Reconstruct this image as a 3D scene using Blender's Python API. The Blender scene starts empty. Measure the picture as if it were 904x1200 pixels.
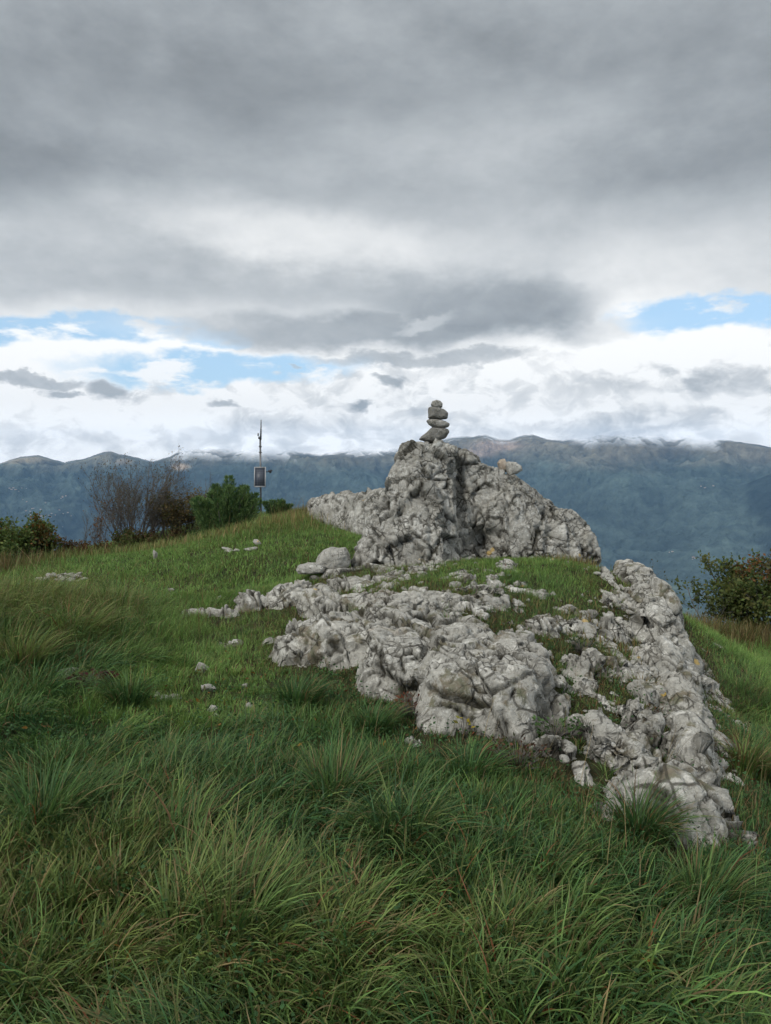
import bpy, math, random
import numpy as np
from mathutils import Vector, Matrix, Euler

SC = bpy.context.scene
COL = SC.collection
rad = math.radians

# ------------------------------------------------------------------ camera
F = 898.0
PITCH = math.atan(50.0 / F)
CAMZ = 1.6
cam_d = bpy.data.cameras.new('camera')
cam = bpy.data.objects.new('camera', cam_d)
COL.objects.link(cam)
cam.location = (0, 0, CAMZ)
cam.rotation_euler = (math.pi / 2 - PITCH, 0, 0)
cam_d.sensor_fit = 'VERTICAL'
cam_d.sensor_height = 32.0
cam_d.lens = 32.0 * F / 1200.0
cam_d.clip_end = 40000
cam_d.clip_start = 0.05
SC.camera = cam
cP, sP = math.cos(PITCH), math.sin(PITCH)


def ray(px, py):
    dx, dz = (px - 452.0) / F, (600.0 - py) / F
    return np.array([dx, cP + dz * sP, dz * cP - sP])


def W(px, py, Y):
    """the point of the place seen at photo pixel (px, py) that lies Y metres ahead"""
    d = ray(px, py)
    k = Y / d[1]
    return (d[0] * k, Y, CAMZ + d[2] * k)


def azel(px, py):
    d = ray(px, py)
    return math.atan2(d[0], d[1]), math.atan2(d[2], math.hypot(d[0], d[1]))


# ------------------------------------------------------------------ numpy noise
def _hash(ix, iy, iz, seed):
    h = (ix.astype(np.int64) * 374761393 + iy.astype(np.int64) * 668265263 + iz.astype(np.int64) * 2147483647 + seed * 1274126177) & 0xFFFFFFFF
    h = ((h ^ (h >> 13)) * 1274126177) & 0xFFFFFFFF
    h = ((h ^ (h >> 16)) * 2246822519) & 0xFFFFFFFF
    return (h ^ (h >> 15)) & 0xFFFFFFFF


def _h01(ix, iy, iz, seed):
    return _hash(ix, iy, iz, seed) / 4294967295.0


def vnoise(p, seed=0):
    """gradient noise, about -1..1; p is (N,3)"""
    p = np.asarray(p, dtype=np.float64)
    i = np.floor(p).astype(np.int64)
    f = p - i
    u = f * f * f * (f * (f * 6 - 15) + 10)
    out = 0
    for dx in (0, 1):
        for dy in (0, 1):
            for dz in (0, 1):
                h = _hash(i[:, 0] + dx, i[:, 1] + dy, i[:, 2] + dz, seed)
                gx = ((h & 1023) / 511.5) - 1
                gy = (((h >> 10) & 1023) / 511.5) - 1
                gz = (((h >> 20) & 1023) / 511.5) - 1
                dot = gx * (f[:, 0] - dx) + gy * (f[:, 1] - dy) + gz * (f[:, 2] - dz)
                w = (u[:, 0] if dx else 1 - u[:, 0]) * (u[:, 1] if dy else 1 - u[:, 1]) * (u[:, 2] if dz else 1 - u[:, 2])
                out = out + dot * w
    return out * 1.3


def fbm(p, octv=4, seed=0, gain=0.5, ridged=False):
    p = np.asarray(p, dtype=np.float64)
    a, s, o = 1.0, 0.0, 0.0
    for k in range(octv):
        n = vnoise(p * (2.03 ** k) + 17.3 * k, seed + k)
        if ridged:
            n = 1 - 2 * np.abs(n)
        o = o + a * n
        s += a
        a *= gain
    return o / s


def worley(p, seed=0):
    """F1, F2, random of the nearest cell"""
    p = np.asarray(p, dtype=np.float64)
    i = np.floor(p).astype(np.int64)
    f1 = np.full(len(p), 9.0); f2 = np.full(len(p), 9.0); cid = np.zeros(len(p))
    for dx in (-1, 0, 1):
        for dy in (-1, 0, 1):
            for dz in (-1, 0, 1):
                cx, cy, cz = i[:, 0] + dx, i[:, 1] + dy, i[:, 2] + dz
                qx = cx + _h01(cx, cy, cz, seed + 1)
                qy = cy + _h01(cx, cy, cz, seed + 2)
                qz = cz + _h01(cx, cy, cz, seed + 3)
                d = np.sqrt((p[:, 0] - qx) ** 2 + (p[:, 1] - qy) ** 2 + (p[:, 2] - qz) ** 2)
                r = _h01(cx, cy, cz, seed + 4)
                nearer = d < f1
                f2 = np.where(nearer, f1, np.minimum(f2, d))
                cid = np.where(nearer, r, cid)
                f1 = np.where(nearer, d, f1)
    return f1, f2, cid


def n2(x, y, s, seed=0, octv=3, sy=None, gain=0.5):
    x = np.asarray(x, float); y = np.asarray(y, float)
    return fbm(np.stack([x.ravel() / s, y.ravel() / (sy or s), np.full(x.size, 0.37)], 1), octv, seed, gain).reshape(x.shape)


def sstep(a, b, x):
    t = np.clip((x - a) / (b - a), 0, 1)
    return t * t * (3 - 2 * t)


# ------------------------------------------------------------------ mesh helpers
def link(name, me, parent=None, loc=None):
    o = bpy.data.objects.new(name, me)
    COL.objects.link(o)
    if parent is not None:
        o.parent = parent
    if loc is not None:
        o.location = loc
    return o


def tag(o, label=None, cat=None, group=None, kind=None):
    if label: o['label'] = label
    if cat: o['category'] = cat
    if group: o['group'] = group
    if kind: o['kind'] = kind
    return o


def empty(name, loc, rz=0.0):
    o = bpy.data.objects.new(name, None)
    o.empty_display_size = 0.2
    COL.objects.link(o)
    o.location = loc
    o.rotation_euler = (0, 0, rz)
    return o


def np_mesh(name, V, faces, mat=None, smooth=False, colors=None):
    """V (N,3); faces: (M,k) array or list of such arrays"""
    if not isinstance(faces, (list, tuple)):
        faces = [faces]
    faces = [f for f in faces if len(f)]
    me = bpy.data.meshes.new(name)
    me.vertices.add(len(V))
    me.vertices.foreach_set('co', np.ascontiguousarray(V, dtype=np.float32).ravel())
    loops = np.concatenate([f.ravel() for f in faces]).astype(np.int32)
    tot = np.concatenate([np.full(len(f), f.shape[1]) for f in faces]).astype(np.int32)
    start = np.concatenate([[0], np.cumsum(tot)[:-1]]).astype(np.int32)
    me.loops.add(len(loops))
    me.loops.foreach_set('vertex_index', loops)
    me.polygons.add(len(tot))
    me.polygons.foreach_set('loop_start', start)
    me.polygons.foreach_set('loop_total', tot)
    if smooth:
        me.polygons.foreach_set('use_smooth', np.ones(len(tot), dtype=bool))
    me.update(calc_edges=True)
    if colors is not None:
        a = me.color_attributes.new('tone', 'FLOAT_COLOR', 'POINT')
        c = np.ones((len(V), 4), dtype=np.float32)
        c[:, :3] = colors
        a.data.foreach_set('color', c.ravel())
    if mat:
        me.materials.append(mat)
    return me


def grid_mesh(name, X, Y, Z, mat, keep=None, smooth=True, colors=None):
    ny, nx = X.shape
    V = np.stack([X.ravel(), Y.ravel(), Z.ravel()], 1)
    idx = np.arange(nx * ny).reshape(ny, nx)
    q = np.stack([idx[:-1, :-1], idx[:-1, 1:], idx[1:, 1:], idx[1:, :-1]], -1).reshape(-1, 4)
    if keep is not None:
        k = keep.ravel()
        q = q[k[q].any(1)]
        used = np.zeros(len(V), bool); used[q.ravel()] = True
        remap = np.cumsum(used) - 1
        V = V[used]; q = remap[q]
        if colors is not None: colors = colors[used]
    return np_mesh(name, V, q, mat, smooth, colors)


def get_co(me):
    a = np.empty(len(me.vertices) * 3, dtype=np.float32)
    me.vertices.foreach_get('co', a)
    return a.reshape(-1, 3).astype(np.float64)


def set_co(me, V):
    me.vertices.foreach_set('co', np.ascontiguousarray(V, dtype=np.float32).ravel())
    me.update()


def get_no(me):
    a = np.empty(len(me.vertices) * 3, dtype=np.float32)
    me.vertex_normals.foreach_get('vector', a)
    return a.reshape(-1, 3).astype(np.float64)


class MB:
    """collects simple solids into one mesh"""
    def __init__(s):
        s.v = []; s.q = []; s.t = []; s.c = []; s.n = 0
    def add(s, V, quads=None, tris=None, col=None):
        V = np.asarray(V, float)
        s.v.append(V)
        if quads is not None and len(quads): s.q.append(np.asarray(quads) + s.n)
        if tris is not None and len(tris): s.t.append(np.asarray(tris) + s.n)
        s.c.append(np.tile(np.asarray(col if col is not None else (1, 1, 1), float), (len(V), 1)) if np.ndim(col) < 2 else col)
        s.n += len(V)
    def box(s, c, d, R=None):
        V = np.array([[x, y, z] for x in (-.5, .5) for y in (-.5, .5) for z in (-.5, .5)]) * np.array(d)
        if R is not None: V = V @ np.array(R).T
        s.add(V + np.array(c), [[0, 1, 3, 2], [4, 6, 7, 5], [0, 4, 5, 1], [2, 3, 7, 6], [0, 2, 6, 4], [1, 5, 7, 3]])
    def tube(s, pts, rs, n=6, col=None, caps=True):
        pts = np.asarray(pts, float); m = len(pts)
        rs = np.full(m, rs) if np.ndim(rs) == 0 else np.asarray(rs, float)
        t = np.gradient(pts, axis=0); t /= np.linalg.norm(t, axis=1)[:, None] + 1e-9
        ref = np.array([1.0, 0.13, 0.07]) if abs(t[0][2]) > .6 else np.array([0.05, 0.1, 1.0])
        a = np.cross(t, ref); a /= np.linalg.norm(a, axis=1)[:, None] + 1e-9
        b = np.cross(t, a)
        ang = np.arange(n) * 2 * np.pi / n
        V = (pts[:, None, :] + rs[:, None, None] * (np.cos(ang)[None, :, None] * a[:, None, :] + np.sin(ang)[None, :, None] * b[:, None, :])).reshape(-1, 3)
        k = np.arange(m - 1)[:, None] * n; j = np.arange(n)[None, :]; j2 = (j + 1) % n
        q = np.stack([k + j, k + j2, k + n + j2, k + n + j], -1).reshape(-1, 4)
        tr = []
        if caps:
            V = np.vstack([V, pts[0], pts[-1]])
            tr = [[m * n, (j0 + 1) % n, j0] for j0 in range(n)] + [[m * n + 1, (m - 1) * n + j0, (m - 1) * n + (j0 + 1) % n] for j0 in range(n)]
        s.add(V, q, tr, col)
    def build(s, name, mat, parent=None, smooth=False, loc=None, colors=False):
        V = np.vstack(s.v)
        fs = []
        if s.q: fs.append(np.vstack(s.q))
        if s.t: fs.append(np.vstack(s.t))
        me = np_mesh(name, V, fs, mat, smooth, np.vstack(s.c) if colors else None)
        return link(name, me, parent, loc)


# ------------------------------------------------------------------ shader graph helper
class G:
    """small operator-overloading wrapper over shader nodes"""
    def __init__(s, nt): s.nt = nt
    def node(s, typ, **kw):
        n = s.nt.nodes.new(typ)
        for k, v in kw.items(): setattr(n, k, v)
        return n
    def put(s, sock, v):
        if isinstance(v, Nd): s.nt.links.new(v.o, sock)
        elif isinstance(v, bpy.types.NodeSocket): s.nt.links.new(v, sock)
        else:
            sock.default_value = v
    def math(s, op, a, b=None, c=None, clamp=False):
        n = s.node('ShaderNodeMath', operation=op, use_clamp=clamp)
        s.put(n.inputs[0], a)
        if b is not None: s.put(n.inputs[1], b)
        if c is not None: s.put(n.inputs[2], c)
        return Nd(s, n.outputs[0])
    def coord(s, which='Object'):
        n = s.node('ShaderNodeTexCoord'); return Nd(s, n.outputs[which])
    def mapping(s, v, scale=(1, 1, 1), loc=(0, 0, 0), rot=(0, 0, 0)):
        n = s.node('ShaderNodeMapping'); s.put(n.inputs[0], v)
        n.inputs['Scale'].default_value = scale; n.inputs['Location'].default_value = loc; n.inputs['Rotation'].default_value = rot
        return Nd(s, n.outputs[0])
    def noise(s, v, scale, detail=4, rough=.55, dist=0.0, out=0, lac=2.0):
        n = s.node('ShaderNodeTexNoise'); s.put(n.inputs['Vector'], v)
        n.inputs['Scale'].default_value = scale; n.inputs['Detail'].default_value = detail
        n.inputs['Roughness'].default_value = rough; n.inputs['Distortion'].default_value = dist
        n.inputs['Lacunarity'].default_value = lac
        return Nd(s, n.outputs[out])
    def voronoi(s, v, scale, feature='F1', rnd=1.0, out='Distance'):
        n = s.node('ShaderNodeTexVoronoi', feature=feature); s.put(n.inputs['Vector'], v)
        n.inputs['Scale'].default_value = scale; n.inputs['Randomness'].default_value = rnd
        return Nd(s, n.outputs[out])
    def step(s, x, a, b, lo=0.0, hi=1.0):
        n = s.node('ShaderNodeMapRange', interpolation_type='SMOOTHSTEP')
        s.put(n.inputs[0], x)
        for k, v in zip((1, 2, 3, 4), (a, b, lo, hi)): s.put(n.inputs[k], v)
        return Nd(s, n.outputs[0])
    def mix(s, f, a, b, mode='MIX'):
        n = s.node('ShaderNodeMix', data_type='RGBA', blend_type=mode)
        s.put(n.inputs[0], f)
        for k, v in ((6, a), (7, b)):
            if isinstance(v, (tuple, list)) and len(v) == 3: v = (*v, 1)
            s.put(n.inputs[k], v)
        return Nd(s, n.outputs[2])
    def ramp(s, f, pts):
        n = s.node('ShaderNodeValToRGB'); s.put(n.inputs[0], f)
        e = n.color_ramp.elements
        while len(e) > 1: e.remove(e[-1])
        for i, (p, c) in enumerate(pts):
            el = e[0] if i == 0 else e.new(p)
            el.position = p
            el.color = (c, c, c, 1) if np.ndim(c) == 0 else (*c, 1)
        return Nd(s, n.outputs[0])
    def sep(s, v):
        n = s.node('ShaderNodeSeparateXYZ'); s.put(n.inputs[0], v)
        return [Nd(s, o) for o in n.outputs]
    def comb(s, x, y, z):
        n = s.node('ShaderNodeCombineXYZ')
        for i, v in enumerate((x, y, z)): s.put(n.inputs[i], v)
        return Nd(s, n.outputs[0])
    def attr(s, name, out='Color'):
        n = s.node('ShaderNodeAttribute', attribute_name=name); return Nd(s, n.outputs[out])
    def bump(s, h, strength=.5, dist=.02, normal=None):
        n = s.node('ShaderNodeBump'); s.put(n.inputs['Height'], h)
        n.inputs['Strength'].default_value = strength; n.inputs['Distance'].default_value = dist
        if normal is not None: s.put(n.inputs['Normal'], normal)
        return Nd(s, n.outputs[0])


class Nd:
    def __init__(s, g, o): s.g = g; s.o = o
    def __add__(s, b): return s.g.math('ADD', s, b)
    __radd__ = __add__
    def __sub__(s, b): return s.g.math('SUBTRACT', s, b)
    def __rsub__(s, b): return s.g.math('SUBTRACT', b, s)
    def __mul__(s, b): return s.g.math('MULTIPLY', s, b)
    __rmul__ = __mul__
    def __truediv__(s, b): return s.g.math('DIVIDE', s, b)


def material(name, build, rough=.8, spec=.3, metallic=0.0):
    m = bpy.data.materials.new(name); m.use_nodes = True
    nt = m.node_tree; b = nt.nodes['Principled BSDF']
    b.inputs['Roughness'].default_value = rough
    b.inputs['Specular IOR Level'].default_value = spec
    b.inputs['Metallic'].default_value = metallic
    g = G(nt)
    build(g, b)
    return m
# ------------------------------------------------------------------ materials
def rock_build(dark=1.0, lichen=0.5, warm=0.15, sc=1.0, moss=0.0, cracks=False):
    def f(g, b):
        v = g.coord('Object')
        n1 = g.noise(v, 1.7 * sc, 6, .6)
        n2_ = g.noise(v, 9 * sc, 6, .70, 0)
        n3 = g.noise(v, 55 * sc, 4, .7)
        base = g.ramp(n1 * .28 + n2_ * .36 + n3 * .36, [(.30, tuple(x * dark for x in (.185, .182, .163))), (.45, tuple(x * dark for x in (.285, .280, .252))), (.56, tuple(x * dark for x in (.385, .378, .342))), (.70, tuple(x * dark for x in (.50, .488, .445)))])
        # pale crustose lichen in ragged patches of several sizes
        wv = g.mapping(v, (1, 1, 1), (3.1, 7.7, 1.9))
        la = g.noise(wv, 8 * sc, 6, .70, .1); lb = g.noise(wv, 22 * sc, 5, .68, 0)
        place = g.noise(v, 2.2 * sc, 4, .6)
        th = .635 - .10 * lichen
        lic = g.step(la + (place - .5) * .35, th, th + .045)
        lic2 = g.step(lb + (place - .5) * .45, th + .01, th + .06)
        l = g.math('MAXIMUM', lic, lic2 * .75)
        ww = wv
        c = g.mix(l, base, (.52 * dark, .515 * dark, .475 * dark))
        # warm iron stains
        st = g.step(g.noise(g.mapping(v, (1, 1, 1), (9, 2, 5)), 1.9 * sc, 5, .6), .60, .72) * warm
        c = g.mix(st, c, (.34, .24, .14))
        # black algae specks and thin dark weathering lines
        sp = g.step(g.noise(g.mapping(v, (1, 1, .6)), 34 * sc, 6, .78, 0), .56, .66)
        c = g.mix(sp * .45, c, (.055, .057, .05))
        blot = g.step(g.noise(g.mapping(v, (1, 1, .8), (4, 4, 1)), 7.5 * sc, 6, .75, .1), .54, .68)
        c = g.mix(blot * .38, c, (.115, .118, .108))
        if moss:
            mo = g.step(g.noise(g.mapping(v, (1, 1, 1), (1, 8, 3)), 4.2, 6, .65), .53, .62) * moss
            c = g.mix(mo, c, g.ramp(g.noise(v, 13, 3, .6), [(.4, (.075, .080, .030)), (.6, (.13, .10, .055))]))
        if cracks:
            c = g.mix(g.attr('joint', 'Fac') * 1.0, c, (.030, .028, .020))  # joints darkened in the colour: soil in them plus painted recess shade
        yl = g.step(g.voronoi(g.mapping(v, (1, 1, 1), (5, 3, 2)), 1.9 * sc, 'F1'), .085, .05)
        c = g.mix(yl * .6, c, (.55, .36, .06))
        # fine fracture network, open only in places
        wn = g.noise(v, 7 * sc, 4, .6, 0, 1)
        nm = g.node('ShaderNodeMix', data_type='VECTOR'); nm.inputs[0].default_value = .032 / sc
        g.put(nm.inputs[4], g.mapping(v, (1.25, .9, 1.15), (1, 2, 3), (.4, .5, .3))); g.put(nm.inputs[5], wn)
        wc = Nd(g, nm.outputs[1])
        ga = g.step(g.noise(v, 3.1 * sc, 3, .6), .50, .60); gb = g.step(g.noise(g.mapping(v, (1, 1, 1), (7, 7, 7)), 4.3 * sc, 3, .6), .50, .60)
        k1 = g.step(g.voronoi(wc, 5.2 * sc, 'DISTANCE_TO_EDGE'), .055, .015) * ga
        k2 = g.step(g.voronoi(wc, 13 * sc, 'DISTANCE_TO_EDGE'), .085, .025) * gb
        k3 = g.step(g.noise(g.mapping(wc, (1, 1, .45), (3, 3, 3), (.3, .2, 0)), 26 * sc, 4, .7, 0), .60, .68) * ga
        kk = g.math('MAXIMUM', g.math('MAXIMUM', k1, k2 * .85), k3 * .6)
        c = g.mix(kk * .80, c, (.050, .046, .036))
        g.put(b.inputs['Base Color'], c)
        cr = g.voronoi(ww, 16 * sc, 'DISTANCE_TO_EDGE')
        h = n2_ * .6 + n3 * .55 + g.noise(v, 140 * sc, 3, .6) * .12 + g.step(cr, 0.0, .07) * .22 + l * .10 - kk * .8
        g.put(b.inputs['Normal'], g.bump(h, .75, .020 / sc))
    return f

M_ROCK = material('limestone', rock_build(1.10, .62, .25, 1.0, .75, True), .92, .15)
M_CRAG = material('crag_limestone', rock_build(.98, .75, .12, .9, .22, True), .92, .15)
M_STONE = material('loose_limestone', rock_build(1.05, .4, .2, 2.2, 0), .92, .15)
M_CAIRN = material('grey_weathered_stone', rock_build(.80, .3, .05, 2.5, 0), .92, .15)
M_STONED = material('dark_weathered_stone', rock_build(.56, .25, .05, 2.5, 0), .92, .15)
M_STONEB = material('brown_stone', lambda g, b: (g.put(b.inputs['Base Color'], g.ramp(g.noise(g.coord(), 9, 5, .6), [(.3, (.22, .18, .14)), (.5, (.36, .31, .25)), (.7, (.46, .42, .36))])), g.put(b.inputs['Normal'], g.bump(g.noise(g.coord(), 30, 5, .7), .6, .01))), .9, .15)


def ground_build(g, b):
    v = g.coord('Object')
    a = g.noise(v, 1.1, 5, .6); d = g.noise(v, 14, 5, .7)
    c = g.ramp(a * .4 + d * .6, [(.32, (.018, .018, .009)), (.5, (.042, .044, .020)), (.62, (.075, .070, .036)), (.75, (.12, .10, .06))])
    g.put(b.inputs['Base Color'], c)
    g.put(b.inputs['Normal'], g.bump(d + g.noise(v, 70, 4, .7) * .5, .9, .05))
M_GROUND = material('turf_soil', ground_build, .95, .1)


def blade_material(name, trans=.3, rough=.55, spec=.25):
    m = bpy.data.materials.new(name); m.use_nodes = True
    nt = m.node_tree; b = nt.nodes['Principled BSDF']; g = G(nt)
    col = g.attr('tone')
    g.put(b.inputs['Base Color'], col)
    b.inputs['Roughness'].default_value = rough
    b.inputs['Specular IOR Level'].default_value = spec
    t = g.node('ShaderNodeBsdfTranslucent'); g.put(t.inputs[0], col)
    mx = g.node('ShaderNodeMixShader'); mx.inputs[0].default_value = trans
    nt.links.new(b.outputs[0], mx.inputs[1]); nt.links.new(t.outputs[0], mx.inputs[2])
    nt.links.new(mx.outputs[0], nt.nodes['Material Output'].inputs[0])
    return m
M_BLADE = blade_material('grass_blades')
M_LEAF = blade_material('shrub_leaves', .25, .6, .2)
M_NEEDLE = blade_material('juniper_needles', .1, .6, .2)
M_TWIG = material('bark', lambda g, b: g.put(b.inputs['Base Color'], g.ramp(g.noise(g.coord(), 20, 4, .6), [(.3, (.07, .064, .058)), (.7, (.17, .158, .145))])), .9, .1)
M_STEEL = material('galvanised_steel', lambda g, b: g.put(b.inputs['Base Color'], g.ramp(g.noise(g.coord(), 12, 4, .6), [(.3, (.10, .105, .11)), (.7, (.17, .175, .18))])), .45, .5, .7)
M_WHITEPAINT = material('white_painted_metal', lambda g, b: g.put(b.inputs['Base Color'], g.ramp(g.noise(g.coord(), 8, 4, .6), [(.3, (.30, .31, .32)), (.7, (.42, .43, .43))])), .5, .4)
M_DARKPL = material('dark_plastic', lambda g, b: g.put(b.inputs['Base Color'], g.ramp(g.noise(g.coord(), 8, 3, .6), [(.3, (.02, .02, .022)), (.7, (.045, .045, .05))])), .5, .4)


def panel_build(g, b):
    x, y, z = g.sep(g.coord('Object'))
    fx = g.math('FRACT', x * 16.0); fz = g.math('FRACT', z * 16.0)
    ln = g.math('MAXIMUM', g.step(g.math('ABSOLUTE', fx - .5), .42, .47), g.step(g.math('ABSOLUTE', fz - .5), .42, .47))
    g.put(b.inputs['Base Color'], g.mix(ln, (.045, .055, .075), (.10, .11, .13)))
M_CELLS = material('solar_cells', panel_build, .45, .4)
M_WALL = material('pale_render', lambda g, b: g.put(b.inputs['Base Color'], g.ramp(g.noise(g.coord(), .2, 2, .5), [(.3, (.50, .46, .42)), (.7, (.62, .6, .56))])), .9, .1)
M_ROOF = material('clay_roof', lambda g, b: g.put(b.inputs['Base Color'], g.ramp(g.noise(g.coord(), .4, 3, .5), [(.3, (.25, .13, .08)), (.7, (.36, .20, .13))])), .9, .1)
# ------------------------------------------------------------------ world: Nishita sky behind a procedural cloud deck
SUN_EL, SUN_AZ = rad(38), rad(-140)       # compass angle from +Y towards +X: behind the camera, to its left
world = bpy.data.worlds.new('World'); SC.world = world; world.use_nodes = True
wt = world.node_tree; wt.nodes.clear(); g = G(wt)
sky = g.node('ShaderNodeTexSky', sky_type='NISHITA'); sky.sun_disc = False
sky.sun_elevation = SUN_EL; sky.sun_rotation = SUN_AZ
sky.altitude = 900; sky.air_density = 1.0; sky.dust_density = .6; sky.ozone_density = 1.5
WS = 0.10
gen = g.coord('Generated')
x, y, z = g.sep(gen)
AZ = g.math('ARCTAN2', x, y) * F
EL = g.math('ARCSINE', z) * F
# horizontally stretched noise fields in direction space
n_big = g.noise(g.mapping(gen, (1, 1, 1.7)), 2.6, 6, .58, .3)
warp = g.noise(g.mapping(gen, (1, 1, 1.6), (4, 4, 4)), 5.5, 5, .6, 0, 1)
wx, wy, wz = g.sep(warp)
fine = g.noise(g.mapping(gen, (1, 1, 2.0), (1, 7, 2)), 15, 6, .62)
billow = g.noise(g.mapping(gen, (1, 1, 1.7), (3, 1, 5)), 19, 6, .58, .5)
U = AZ + (wx - .5) * 150 + (billow - .5) * 34
Vv = EL + (wy - .5) * 66 + (fine - .5) * 30
U2 = AZ + (wx - .5) * 46 + (billow - .5) * 64
V2 = EL + (wy - .5) * 22 + (fine - .5) * 44


def blob(px, py, rx, ry, tilt=0.0, soft=.35, tight=False):
    a, e = azel(px, py); a *= F; e *= F
    uu, vv = (U2, V2) if tight else (U, Vv)
    du, dv = uu - a, vv - e
    c, s_ = math.cos(rad(tilt)), math.sin(rad(tilt))
    p = (du * (c / rx)) + (dv * (s_ / rx)); q = (dv * (c / ry)) - (du * (s_ / ry))
    d = g.math('SQRT', p * p + q * q)
    return g.step(d, 1 + soft, 1 - soft)


e0 = Vv * (1 / 900.0)
pts = []
for py, c in ((560, .84), (535, .86), (515, .87), (498, .89), (475, .93), (440, .92), (405, .88), (385, .83), (350, .72), (320, .70), (290, .735), (255, .69), (220, .615), (170, .60), (110, .555), (50, .565), (0, .58), (-180, .70), (-420, .86)):
    pts.append((azel(452, py)[1] * F / 900.0, c))
val = g.ramp(e0, pts)
val = val + (n_big - .5) * .30 + (fine - .5) * .13 + (wz - .5) * .12
for px, py, rx, ry, tl, soft, dv_ in (
        (40, 215, 150, 45, -6, .8, -.085), (300, 100, 330, 50, 4, .9, -.035), (860, 165, 190, 42, -3, .8, -.075), (430, 205, 140, 30, 0, .9, -.03),
        (600, 175, 170, 30, 5, .9, .045), (380, 283, 190, 22, -3, .7, .095), (230, 240, 90, 22, 0, .7, .06), (800, 320, 150, 34, 0, .7, .085),
        (120, 325, 190, 30, 2, .6, -.035), (240, 345, 240, 16, 1, .6, -.03), (620, 270, 160, 32, 0, .7, -.035),
        (130, 402, 120, 22, 6, .5, .12), (730, 405, 120, 40, 0, .5, .10)):
    val = val + blob(px, py, rx, ry, tl, soft) * dv_
# cumulus relief in the low bright bank
low = g.step(EL, azel(452, 395)[1] * F, azel(452, 445)[1] * F)
b2 = g.noise(g.mapping(gen, (1, 1, 1.5), (6, 2, 8)), 30, 5, .6, .8)
val = val + (g.step(billow, .42, .60) - .5) * low * .08 + (g.step(b2, .44, .60) - .5) * low * .06 + (billow - .5) * low * .30 + (n_big - .45) * low * .12
for px, py, rx, ry, tl, soft, dv_ in (
        (840, 447, 150, 16, -2, .5, -.15), (720, 494, 140, 12, 4, .5, -.10), (560, 500, 90, 12, 0, .6, -.04), (350, 500, 130, 12, 0, .7, -.03), (200, 450, 60, 9, 3, .4, -.10),
        (90, 520, 120, 10, 0, .7, -.04)):
    val = val + blob(px, py, rx, ry, tl, soft, True) * dv_
# blue openings
gaps = [blob(*a) for a in ((80, 381, 130, 13, 3, .3), (262, 430, 150, 20, 2, .25), (848, 371, 108, 17, -2, .25), (250, 392, 40, 10, 4, .3), (10, 400, 36, 9, 0, .4))]
gap = gaps[0]
for b_ in gaps[1:]: gap = g.math('MAXIMUM', gap, b_)
veil = g.step(g.noise(g.mapping(gen, (1, 1, 3.0), (2, 9, 1)), 16, 6, .6), .50, .66)
gap = gap * (1 - veil * .9)
# grey lens clouds and scud in front of everything
dark = None
for px, py, rx, ry, tl, soft, st, tight in (
        (572, 362, 112, 34, -3, .45, 1.0, False), (430, 388, 240, 17, 0, .5, .85, False), (500, 420, 130, 8, 0, .4, .6, True),
        (46, 446, 50, 8, 0, .35, .8, True), (76, 461, 22, 5, -2, .4, .9, True), (127, 455, 23, 12, -6, .5, 1.0, True),
        (265, 470, 15, 5, 0, .5, .75, True), (421, 474, 18, 7, 0, .45, .95, True), (456, 444, 14, 6, 0, .5, .8, True), (478, 484, 20, 7, 8, .6, .45, True), (342, 432, 8, 3, 0, .4, .6, True)):
    k = blob(px, py, rx, ry, tl, soft, tight) * st
    dark = k if dark is None else g.math('MAXIMUM', dark, k)
dcol = .60 + (n_big - .5) * .2 + (billow - .5) * .14 + (wz - .5) * .14
val = val * (1 - dark) + dcol * dark
streak = blob(500, 380, 34, 6, 12, .5, True) * .12
val = val + streak + g.step(EL, azel(452, 470)[1] * F, azel(452, 515)[1] * F) * .09
val = g.math('MINIMUM', g.math('MAXIMUM', val, .3), .925 + g.step(EL, azel(452, 470)[1] * F, azel(452, 515)[1] * F) * .10)
gap = gap * (1 - dark)
lin = g.math('POWER', val, 2.2)
# clouds: grey slightly blue when dark, slightly warm when bright
t = g.step(val, .5, .95)
tint = g.mix(t, (.925, 1.0, 1.055), (1.0, 1.0, .985))
ccol = g.mix(1.0, tint, g.comb(lin, lin, lin), 'MULTIPLY')
sk = g.node('ShaderNodeVectorMath', operation='SCALE'); g.put(sk.inputs[0], sky.outputs[0])
# haze and thin high veil whiten the open sky near the horizon
sk.inputs['Scale'].default_value = WS
blue = g.mix(.60, Nd(g, sk.outputs[0]), (.42, .62, .80))
total = g.mix(gap, ccol, blue)
up = g.node('ShaderNodeVectorMath', operation='SCALE'); g.put(up.inputs[0], total); up.inputs['Scale'].default_value = 1 / WS
bg = g.node('ShaderNodeBackground'); g.put(bg.inputs[0], up.outputs[0]); bg.inputs[1].default_value = WS
wo = g.node('ShaderNodeOutputWorld'); wt.links.new(bg.outputs[0], wo.inputs[0])
world.cycles.sampling_method = 'MANUAL'; world.cycles.sample_map_resolution = 512

sun_d = bpy.data.lights.new('sun', 'SUN'); sun = bpy.data.objects.new('sun', sun_d); COL.objects.link(sun)
sun_d.energy = 1.5; sun_d.angle = rad(14); sun_d.color = (1.0, .955, .89)
sd = Vector((math.sin(SUN_AZ) * math.cos(SUN_EL), math.cos(SUN_AZ) * math.cos(SUN_EL), math.sin(SUN_EL)))
sun.rotation_euler = sd.to_track_quat('Z', 'Y').to_euler()
sun.location = (0, 0, 60)

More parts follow.
